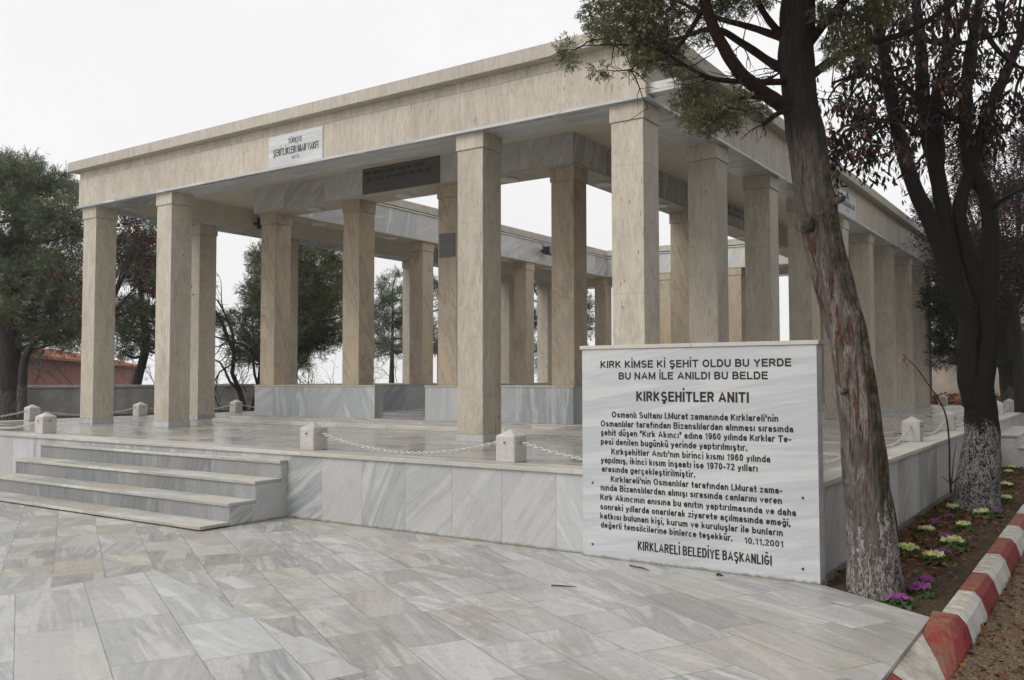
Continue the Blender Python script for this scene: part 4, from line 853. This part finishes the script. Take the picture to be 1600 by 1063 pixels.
L2 = [[(a2(1496, 450), .09), (a2(1487, 400), .092), (a2(1479, 360), .094), (a2(1471, 310), .094), (a2(1462, 260), .10), (a2(1450, 215), .085), (a2(1443, 150), .078), (a2(1438, 60), .068), (a2(1425, -40), .05), (a2(1410, -180), .02)],
      [(a2(1466, 275), .06), (a2(1470, 235), .058), (a2(1466, 190), .05), (a2(1472, 130), .045), (a2(1478, 50), .035), (a2(1485, -40), .02)],
      [(a2(1540, 480), .09), (a2(1524, 438), .10), (a2(1509, 385), .088), (a2(1499, 335), .084), (a2(1505, 300), .08), (a2(1517, 270), .085), (a2(1527, 232), .075), (a2(1538, 195), .075), (a2(1556, 150), .07), (a2(1580, 95), .06), (a2(1600, 40), .05), (a2(1620, -60), .03)],
      [(a2(1450, 200), .05), (a2(1460, 150), .05), (a2(1480, 90), .045), (a2(1500, 40), .04), (a2(1520, -20), .03)],
      [(a2(1510, 190), .05), (a2(1490, 185), .045), (a2(1470, 175, -.2), .035), (a2(1455, 165, -.3), .02)],
      [(a2(1395, 160), .04), (a2(1370, 125), .035), (a2(1340, 118, -.2), .025), (a2(1300, 130, -.3), .015)],
      [(a2(1400, 190), .04), (a2(1360, 190, -.3), .025), (a2(1320, 205, -.5), .015)],
      [(a2(1450, 180), .04), (a2(1410, 130, .3), .03), (a2(1350, 100, .5), .02)],
      [(a2(1440, 60), .04), (a2(1480, 70, -.4), .03), (a2(1540, 60, -.6), .02), (a2(1590, 50, -.7), .012)],
      [(a2(1545, 330), .03), (a2(1570, 310, -.3), .02), (a2(1600, 295, -.5), .012)],
      [(a2(1528, 30), .04), (a2(1560, 80, -.4), .03), (a2(1600, 110, -.6), .015)]]
br = MB(); ends = []
for k, l in enumerate(L2): limb(br, l, 8, 12, .10, 7, seed=k)
br.build('branch', M['bark2'], t2, uv=False)
fw = MB()
BL2 = [(1290, 215), (1310, 225), (1330, 200), (1355, 225), (1380, 215), (1340, 245), (1370, 245), (1400, 200), (1330, 150), (1360, 160), (1300, 150), (1390, 150), (1420, 170), (1440, 195), (1460, 150), (1480, 130), (1500, 100), (1520, 120), (1545, 150), (1560, 200), (1580, 165), (1575, 215), (1470, 60), (1440, 20), (1400, 60), (1420, 100), (1370, 80), (1330, 30), (1350, 10), (1390, 10), (1420, 30), (1520, 20), (1560, 40), (1590, 20), (1590, 80), (1480, 10), (1500, 190), (1470, 200), (1490, 220), (1380, 110), (1340, 90), (1310, 20), (1440, 120), (1535, 80)]
cents = []
skel = [Vector(p) for l in L2 for p, _ in cr(l, 6)]
def joined(c, r0, r1):
    s_ = min(skel, key=lambda p: (p - c).length); m1 = s_.lerp(c, .5) + Vector((rng.gauss(0, .06), rng.gauss(0, .06), .06)); limb(fw, [(s_, r0), (m1, (r0 + r1) / 2), (c, r1)], 4, 6)
for x, y in BL2:
    c = a2(x + rng.uniform(-8, 8), y + rng.uniform(-8, 8), rng.uniform(-.8, .8)); cents.append(c); joined(c, .022, .012)
    for _ in range(4): twigs(fw, c, (rng.gauss(0, 1), rng.gauss(0, 1), rng.gauss(0, .35)), rng.uniform(.3, .6), .010, 1, ends, .7, -.03)
fine = []
for _ in range(70):
    c = a2(rng.uniform(1270, 1600), rng.uniform(0, 290), rng.uniform(-1.2, 1.2)); s_ = min(skel, key=lambda p: (p - c).length)
    twigs(fw, s_, c - s_ + Vector((0, 0, .05)), max(.5, (c - s_).length * 1.1), .008, 1, fine, .6, 0)
for _ in range(60):                                # crown above the picture
    c = a2(rng.uniform(1300, 1650), rng.uniform(-330, -10), rng.uniform(-1.6, 1.6)); joined(c, .02, .012); twigs(fw, c, (rng.gauss(0, 1), rng.gauss(0, 1), .3), .7, .012, 2, ends, .7, -.02)
fw.build('twigs', M['branch_dark'], t2, uv=False)
E_ = np.array([p for p, _ in ends]); n = 10500
b0 = E_[NR.integers(0, len(E_), n)] + NR.normal(size=(n, 3)) * .07
dd_ = NR.normal(size=(n, 3)) * .42 + np.array([0, 0, -1.0]); ln_ = NR.uniform(.07, .15, n)
T = NR.uniform(.35, 1.5, (n, 1)) * np.ones((1, 3)); hot = NR.random(n) < .05; T[hot] = np.array([5.0, 4.6, 2.6]) * NR.uniform(.7, 1.2, (hot.sum(), 1))
soup('leaves', blades(b0, dd_, ln_, ln_ * .34, .06), 4, M['maroon'], t2, T)
yl = MB()
# --- bent bare sapling beside it
spl = thing('bare_sapling', 'thin bent bare shoot with a few brown leaves by the platform wall', 'sapling', (2.72, 2.75, -.05))
sb = MB(); D3 = 10.9
limb(sb, [(at(1486, 770, D3), .014), (at(1484, 745, D3), .012), (at(1483, 690, D3), .011), (at(1478, 650, D3), .010), (at(1467, 625, D3), .009), (at(1450, 600, D3), .007), (at(1432, 575, D3), .006), (at(1412, 556, D3), .004)], 8, 7, .1, 20)
limb(sb, [(at(1486, 765, D3), .008), (at(1490, 720, D3), .006), (at(1495, 690, D3), .003)], 6, 6)
limb(sb, [(at(1486, 757, D3), .012), (at(1493, 750, D3), .008), (at(1500, 745, D3), .005)], 4, 6)
limb(sb, [(at(1484, 755, D3), .006), (at(1472, 745, D3), .003)], 4, 6)
sb.build('stem', M['branch_dark'], spl, uv=False)
lc = np.array([at(1412, 558, D3), at(1416, 566, D3), at(1428, 575, D3), at(1410, 552, D3), at(1414, 572, D3)])
soup('leaf', blades(lc, np.array([[.2, 0, -1]] * 5) + NR.normal(size=(5, 3)) * .3, .08, .035, .1), 4, M['litter'], spl, np.ones((5, 3)) * .7)
wd_ = MB()

# --- background trees: clumps of needles on boughs from a trunk
def clump_tree(name, label, d, trunk, blobs, mat, bark, n_per, ln, wd, dj=1.2, sub=12, tints=((.55, .6, .55), (1.5, 1.45, 1.2)), group=None, up=.25, extra=0, bough=.05):
    base = at(trunk[0][0], trunk[0][1], d); t_ = thing(name, label, 'tree', base, 0, group)
    m_ = MB(); px = d / F
    ax = limb(m_, [(at(x, y, d), r) for x, y, r in trunk], 6, 14, .1, 2, ridge=.04); m_.build('trunk', bark, t_, uv=False)
    cs, rs = [], []; bo = MB(); tips = [a for a, _ in ax]
    for x, y, r in blobs:
        dd = rng.uniform(-dj, dj); c = at(x, y, d + dd); cs.append(c); rs.append(r * px)
        for _ in range(extra):
            q_ = at(x + rng.gauss(0, r * .6), y + rng.gauss(0, r * .5), d + rng.uniform(-dj, dj)); cs.append(q_); rs.append(r * px * rng.uniform(.3, .6))
        s_ = min(tips, key=lambda p: (p - c).length + (3 * max(0, p.z - c.z)))
        mid = (s_ + c) / 2 + Vector((rng.gauss(0, .15), rng.gauss(0, .15), -.15))
        limb(bo, [(s_, bough), (mid, bough * .7), (c, bough * .3)], 4, 6)
    bo.build('branch', M['branch_dark'], t_, uv=False)
    sprays('crown', cs, rs, n_per, ln, wd, mat, t_, up=up, tints=tints, sub=sub)
    return t_
PB = [(-30, 300, 40), (8, 258, 20), (20, 275, 26), (48, 262, 18), (50, 285, 26), (82, 300, 26), (112, 300, 18), (112, 325, 24), (10, 320, 34), (45, 335, 34), (80, 345, 34), (115, 365, 26), (-5, 380, 40), (35, 395, 38), (75, 405, 36), (112, 415, 26), (10, 440, 38), (55, 455, 38), (95, 470, 34), (125, 455, 22), (25, 500, 34), (65, 510, 32), (100, 520, 26), (128, 515, 20), (-20, 470, 40), (-40, 400, 50), (-60, 340, 50), (20, 535, 16), (60, 540, 14), (70, 525, 22), (108, 532, 20), (128, 490, 24), (118, 455, 22), (90, 440, 30), (-10, 280, 30), (98, 280, 16)]
clump_tree('pine_tree', 'tall dense grey-green pine left of the pavilion with whitewashed trunk', 23.0, [(12, 662, .36), (14, 600, .32), (14, 540, .29), (20, 450, .24), (28, 360, .16), (30, 270, .05)], PB, M['pine'], M['bark3'], 560, .19, .0165, 1.8, 14, extra=2)
stub = thing('broken_stump', 'curved dead grey stem leaning beside the pine trunk at the left', 'dead stem', at(34, 655, 22))
sm_ = MB(); limb(sm_, [(at(34, 655, 22), .13), (at(35, 600, 22), .11), (at(38, 565, 22), .10), (at(46, 545, 22), .085), (at(54, 532, 22), .07)], 6, 10, .12, 4); limb(sm_, [(at(53, 533, 22), .02), (at(62, 531, 22), .015), (at(75, 533, 22), .006)], 4, 5); sm_.build('stem', M['bark3'], stub, uv=False)
clump_tree('pine_tree', 'pine with thin leaning trunk seen between the two leftmost pillars', 27.5, [(203, 650, .16), (208, 622, .15), (216, 590, .14), (224, 560, .13), (228, 530, .13), (222, 480, .10), (215, 400, .05)],
    [(195, 385, 22), (225, 380, 24), (250, 395, 26), (280, 400, 26), (205, 430, 28), (240, 440, 28), (275, 450, 28), (195, 480, 26), (225, 490, 30), (262, 495, 28), (300, 480, 26), (190, 520, 20), (215, 530, 22), (245, 535, 22), (280, 530, 22), (310, 440, 22), (170, 500, 22), (205, 352, 16), (235, 355, 14), (188, 548, 16), (290, 545, 20), (320, 505, 24), (200, 405, 26), (232, 415, 24)], M['pine'], M['bark3'], 520, .19, .0175, 1.4, 12, extra=2)
# dark red tree in front of the pines
rt = thing('red_leaf_tree', 'small dark red leaved tree in front of the pines at the left', 'tree', at(160, 655, 19.5))
rb_ = MB(); re = []
limb(rb_, [(at(160, 655, 19.5), .07), (at(164, 560, 19.5), .06), (at(160, 480, 19.5), .05), (at(150, 420, 19.5), .03)], 6, 8)
for _ in range(26):
    x, y = rng.uniform(110, 240), rng.uniform(370, 480); c = at(x, y, 19.5 + rng.uniform(-.8, .8))
    limb(rb_, [(at(161, 500, 19.5), .02), (at((x + 160) / 2, (y + 495) / 2 + 6, 19.5), .014), (c, .008)], 4, 5)
    twigs(rb_, c, (rng.gauss(0, .8), rng.gauss(0, .5), .6), .55, .008, 2, re, .6, 0)
rb_.build('trunk', M['branch_dark'], rt, uv=False)
E_ = np.array([p for p, _ in re]); n = 2600; b0 = E_[NR.integers(0, len(E_), n)] + NR.normal(size=(n, 3)) * .05
T = NR.uniform(.4, 1.4, (n, 1)) * np.ones((1, 3)); hot = NR.random(n) < .04; T[hot] = np.array([4.5, 3.2, 1.0])
soup('leaves', blades(b0, NR.normal(size=(n, 3)) + np.array([0, 0, -.5]), NR.uniform(.06, .12, n), .04, .05), 4, M['red_leaf'], rt, T)
# evergreen behind the left inner pillars
clump_tree('pine_tree', 'broad dark green evergreen behind the left inner pillars', 31.0, [(455, 640, .22), (456, 580, .2), (458, 500, .18), (465, 420, .12), (470, 360, .05)],
    [(370, 530, 20), (385, 500, 26), (400, 470, 26), (395, 540, 26), (420, 430, 30), (430, 480, 36), (425, 530, 34), (455, 400, 34), (470, 445, 40), (465, 500, 40), (460, 545, 32), (500, 400, 30), (505, 440, 32), (500, 490, 36), (495, 535, 30), (525, 420, 22), (530, 470, 26), (530, 520, 24), (372, 560, 14), (410, 565, 16), (470, 570, 14), (350, 500, 14), (410, 400, 20), (440, 380, 22), (490, 365, 26), (550, 440, 24), (555, 490, 24)], M['pine'], M['bark3'], 560, .19, .0185, 1.8, 13, tints=((.4, .45, .35), (1.4, 1.4, .9)), extra=2)
clump_tree('pine_tree', 'lighter grey-green pine deep behind the second inner pillar', 42.0, [(612, 640, .2), (612, 590, .12), (613, 540, .08), (614, 470, .03)],
    [(600, 445, 14), (618, 430, 10), (605, 470, 18), (625, 460, 16), (640, 480, 18), (600, 500, 22), (625, 505, 22), (645, 520, 18), (590, 520, 18), (610, 540, 22), (635, 545, 18), (590, 550, 16), (660, 500, 18), (685, 520, 20), (700, 480, 22), (700, 540, 20), (680, 450, 18)], M['pine_grey'], M['bark3'], 380, .22, .021, 1.6, 11, extra=2)
clump_tree('pine_tree', 'dark pine far behind the court, seen past the middle pillars', 46.0, [(850, 620, .2), (850, 560, .14), (850, 480, .04)],
    [(800, 500, 20), (800, 450, 18), (830, 430, 22), (850, 400, 20), (860, 450, 24), (870, 500, 26), (840, 500, 26), (905, 470, 20), (910, 510, 22), (880, 540, 24), (800, 545, 20), (850, 550, 22), (910, 560, 20)], M['pine_grey'], M['bark3'], 320, .24, .024, 1.6, 11, extra=2, tints=((.4, .45, .45), (1.1, 1.1, 1.1)))
# bare trees and bushes
def bare(name, label, cat, px, py, d, h, n, spread, r=.05, depth=3, mat='branch_dark', grav=.03, group=None):
    p = at(px, py, d); t_ = thing(name, label, cat, p, 0, group); m_ = MB()
    for _ in range(n): twigs(m_, p + Vector((rng.gauss(0, spread * .3), rng.gauss(0, spread * .3), 0)), (rng.gauss(0, .35), rng.gauss(0, .35), 1), h * rng.uniform(.55, .8), r, depth, [], .55, grav, (3, 4), 5, 5)
    m_.build('twigs', M[mat], t_, uv=False)
bare('bare_tree', 'leafless tree with curving dark branches between the second pillar and the evergreen', 'tree', 385, 640, 27, 4.6, 2, .3, .09, 3)
bare('bare_bush', 'leafless grey bush against the red brick building at the left', 'bush', 105, 610, 29, 2.2, 7, 2.5, .02, 3, 'branch_grey', group='leafless bushes beyond the grey wall')
bare('bare_bush', 'leafless grey bush right of the first pillar before the brick building', 'bush', 215, 612, 31, 1.6, 6, 2.5, .02, 3, 'branch_grey', group='leafless bushes beyond the grey wall')
bare('bare_bush', 'leafless shrub behind the wall left of the marble parapet', 'bush', 370, 612, 31, 1.5, 9, 3.0, .015, 3, 'branch_dark', group='leafless bushes beyond the grey wall')
bare('bare_bush', 'leafless twiggy shrub seen low between the first two inner pillars', 'bush', 500, 612, 36, 1.5, 8, 3.0, .02, 3, 'branch_dark', group='leafless bushes beyond the grey wall')
bare('bare_bush', 'thin leafless sapling in the fog behind the second inner pillar', 'bush', 618, 604, 44, 1.6, 2, .3, .02, 3, 'branch_grey', group='leafless bushes beyond the grey wall')
# right background
clump_tree('dark_conifer', 'dark conifer with whitewashed trunk in front of the tan wall at the right', 26.0, [(1584, 655, .34), (1580, 600, .30), (1574, 560, .28), (1568, 480, .25), (1565, 420, .08)],
    [(1478, 450, 30), (1470, 500, 26), (1500, 470, 34), (1490, 530, 30), (1520, 500, 34), (1545, 530, 30), (1480, 410, 24), (1505, 420, 30), (1550, 480, 34), (1590, 500, 34), (1610, 540, 30), (1560, 560, 16), (1475, 545, 18), (1530, 440, 30), (1575, 440, 30), (1600, 460, 30), (1470, 565, 12), (1500, 560, 14), (1600, 565, 14), (1540, 400, 30), (1520, 370, 26), (1560, 400, 30), (1590, 410, 30), (1500, 390, 26), (1465, 470, 22), (1462, 530, 20), (1570, 540, 22), (1545, 555, 16)], M['dark_conifer'], M['bark3'], 520, .19, .019, 1.6, 12, extra=2, tints=((.5, .5, .5), (1.3, 1.3, 1.1)))
clump_tree('cypress_tree', 'grey-green conifer top rising behind the far right roof corner', 34.0, [(1448, 640, .2), (1448, 500, .16), (1448, 330, .03)],
    [(1448, 320, 14), (1440, 345, 18), (1460, 345, 20), (1430, 370, 16), (1455, 375, 24), (1475, 390, 24), (1440, 400, 20), (1470, 330, 14), (1480, 350, 16), (1465, 420, 26), (1490, 430, 24)], M['pine_grey'], M['bark3'], 220, .22, .034, 1.3, 11, extra=2, tints=((.5, .55, .5), (1.2, 1.2, 1.1)))
pt = thing('plum_tree', 'twiggy purple-brown leafless tree filling the right edge behind the forked trunk', 'tree', at(1590, 640, 22))
pm_ = MB(); pe = []
limb(pm_, [(at(1596, 645, 22), .16), (at(1592, 560, 22), .13), (at(1585, 480, 22), .10), (at(1575, 400, 22), .06)], 6, 8)
for _ in range(60):
    x, y = rng.uniform(1485, 1640), rng.uniform(225, 480); c = at(x, y, 22 + rng.uniform(-1.2, 1.2))
    limb(pm_, [(at(1586, 490, 22), .035), (at((x + 1586) / 2, (y + 480) / 2 + 10, 22), .022), (c, .012)], 4, 5)
    twigs(pm_, c, (rng.gauss(0, .8), rng.gauss(0, .5), .7), .8, .010, 2, pe, .6, .02)
pm_.build('trunk', M['branch_dark'], pt, uv=False)
E_ = np.array([p for p, _ in pe]); n = 34000; b0 = E_[NR.integers(0, len(E_), n)] + NR.normal(size=(n, 3)) * .16
T = NR.uniform(.4, 1.4, (n, 1)) * np.ones((1, 3)); hot = NR.random(n) < .012; T[hot] = np.array([6.0, 2.6, .6])
soup('leaves', blades(b0, NR.normal(size=(n, 3)), NR.uniform(.05, .16, n), .03, .05), 4, M['plum'], pt, T)

for k, (x, y, h) in enumerate(((10.2, -4.5, 8.5), (10.8, 1.5, 9.5), (10.3, 7.5, 9), (11, 13.5, 9.5))):  # pines outside the view, added only to shade the right side
    t_ = thing('pine_tree', 'unseen pine added for shade beyond the gravel path, %s from the viewer' % ('nearest', 'second', 'third', 'farthest')[k], 'tree', (x, y, -.2), 0, 'unseen pines added for shade')
    m_ = MB(); limb(m_, [(Vector((x, y, -.25)), .3), (Vector((x + .1, y, h * .5)), .2), (Vector((x, y + .1, h)), .04)], 6, 12, .1, 2); m_.build('trunk', M['bark3'], t_, uv=False)
    cs = []; rs = []
    for _ in range(34):
        z = rng.uniform(1.6, h); rr0 = 2.7 * (1 - max(0, (z - 3) / (h - 1.5)) ** 1.5) * rng.uniform(.5, 1); a = rng.uniform(0, 6.283); cs.append(Vector((x + rr0 * math.cos(a), y + rr0 * math.sin(a), z))); rs.append(rng.uniform(.8, 1.1))
    sprays('crown', cs, rs, 26, .42, .075, M['pine'], t_, up=.2, sub=10)

# ------------------------------------------------------------------ walls and buildings behind
gw = thing('garden_wall', 'low grey rendered boundary wall with pale coping at the left', 'wall', (-20, 8, .5))
MB().box(-20.15, -12, .2, -19.9, 24, 1.38).build('wall', M['concrete'], gw)
MB().box(-20.2, -12, 1.38, -19.85, 24, 1.46).build('coping', M['white_stone'], gw, bevel=.01)
tw_ = thing('boundary_wall', 'tan rendered boundary wall behind the platform at the right', 'wall', (6, 30.2, .6))
MB().box(-2.9, 30, .1, 20, 30.3, 2.60).build('wall', M['tan_wall'], tw_)
MB().box(-2.96, 29.94, 2.60, 20, 30.36, 2.70).build('coping', M['tan_wall'], tw_, bevel=.01)
def brickmat(name, c1, c2, sc):
    g = G(name); b_ = g.n('TexBrick', {'Vector': g.uv(), 'Color1': (*c1, 1), 'Color2': (*c2, 1), 'Mortar': (.2, .17, .15, 1), 'Scale': sc, 'Mortar Size': .012}); n = g.noise(g.uv(), .6, 5)
    g.bump(b_.outputs[1], -.3, .01); return g.fin(g.mix(g.m('MULTIPLY', g.maprange(n, .4, .7), .4), b_.outputs[0], (.14, .07, .05)), .85, .2)
M['brick'] = brickmat('red_brick', (.30, .115, .075), (.24, .09, .06), 3.0)
def tilemat(name, c):
    g = G(name); u, v, _ = g.sep(g.uv()); wv = g.m('SINE', g.m('MULTIPLY', u, 26.0)); n = g.noise(g.uv(), 2.5, 5)
    g.bump(wv, .6, .03); return g.fin(g.mix(g.maprange(n, .35, .7), c, tuple(q_ * .6 for q_ in c)), .8, .2)
M['tiles'] = tilemat('red_roof_tiles', (.36, .12, .07))
def house(label, p, q_, depth, zt, zb, rise, win):
    p, q_ = Vector((p[0], p[1], 0)), Vector((q_[0], q_[1], 0)); d = (q_ - p).normalized(); nrm = Vector((-d.y, d.x, 0)); L = (q_ - p).length
    if (p + nrm - Vector((EYE[0], EYE[1], 0))).length < (p - Vector((EYE[0], EYE[1], 0))).length: nrm = -nrm
    t_ = thing('brick_house', label, 'house', (p.x, p.y, zb))
    def pt(a, b_, z): r_ = p + d * a + nrm * b_; return (r_.x, r_.y, z)
    w_ = MB().quadmesh([pt(a, b_, z) for z in (zb, zt) for a, b_ in ((0, 0), (L, 0), (L, depth), (0, depth))], [(0, 1, 5, 4), (1, 2, 6, 5), (2, 3, 7, 6), (3, 0, 4, 7)]); w_.build('wall', M['brick'], t_)
    fo = MB().quadmesh([pt(a, b_, z) for z in (zb, zb + .9 + (1.2 - zb - .9 if zb < .3 else 0)) for a, b_ in ((-.05, -.06), (L + .05, -.06), (L + .05, .0), (-.05, .0))], [(0, 1, 5, 4), (1, 2, 6, 5), (2, 3, 7, 6), (3, 0, 4, 7), (4, 5, 6, 7)]); fo.build('plinth', M['concrete'], t_)
    e = .5; r_ = MB().quadmesh([pt(-e, -e, zt - .02), pt(L + e, -e, zt - .02), pt(L + e, depth + e, zt - .02), pt(-e, depth + e, zt - .02), pt(-e, depth / 2, zt + rise), pt(L + e, depth / 2, zt + rise), pt(-e, -e, zt - .16), pt(L + e, -e, zt - .16), pt(L + e, depth + e, zt - .16), pt(-e, depth + e, zt - .16)],
        [(0, 1, 5, 4), (2, 3, 4, 5), (0, 4, 3), (1, 2, 5), (6, 7, 1, 0), (7, 8, 2, 1), (8, 9, 3, 2), (9, 6, 0, 3), (9, 8, 7, 6)]); r_.build('roof', M['tiles'], t_)
    for a in win:
        f_ = MB().quadmesh([pt(x, -.03, z) for z in (1.5, 2.2) for x in (a, a + 1.0)], [(0, 1, 3, 2)]); f_.build('window', M['lamp_glass'], t_)
house('long low red brick house with tiled roof beyond the grey wall at the left', at(-60, 600, 31)[:2], (-62, 34), 7, 2.72, -3.0, .9, [])
house('red tiled house barely seen above the tan wall at the right', (-1.5, 40), (4.5, 41), 6, 3.4, -2, 1.0, [])
house('far red tiled house glimpsed between the pillars behind the court', at(780, 590, 60)[:2], at(820, 590, 62)[:2], 6, 3.6, -4, .7, [])
# ------------------------------------------------------------------ thin winter fog
g = G('fog'); g.t.nodes.remove(g.b); vol = g.n('VolumePrincipled', {'Density': .0009, 'Anisotropy': .2}); vol.inputs['Color'].default_value = (.97, .975, 1, 1)
g.t.links.new(vol.outputs[0], g.out.inputs['Volume'])
tag(MB().box(-120, -43, -16, 60, 120, 12).build('haze', g.mat, uv=False), 'thin pale fog over the grounds', 'haze', kind='stuff')
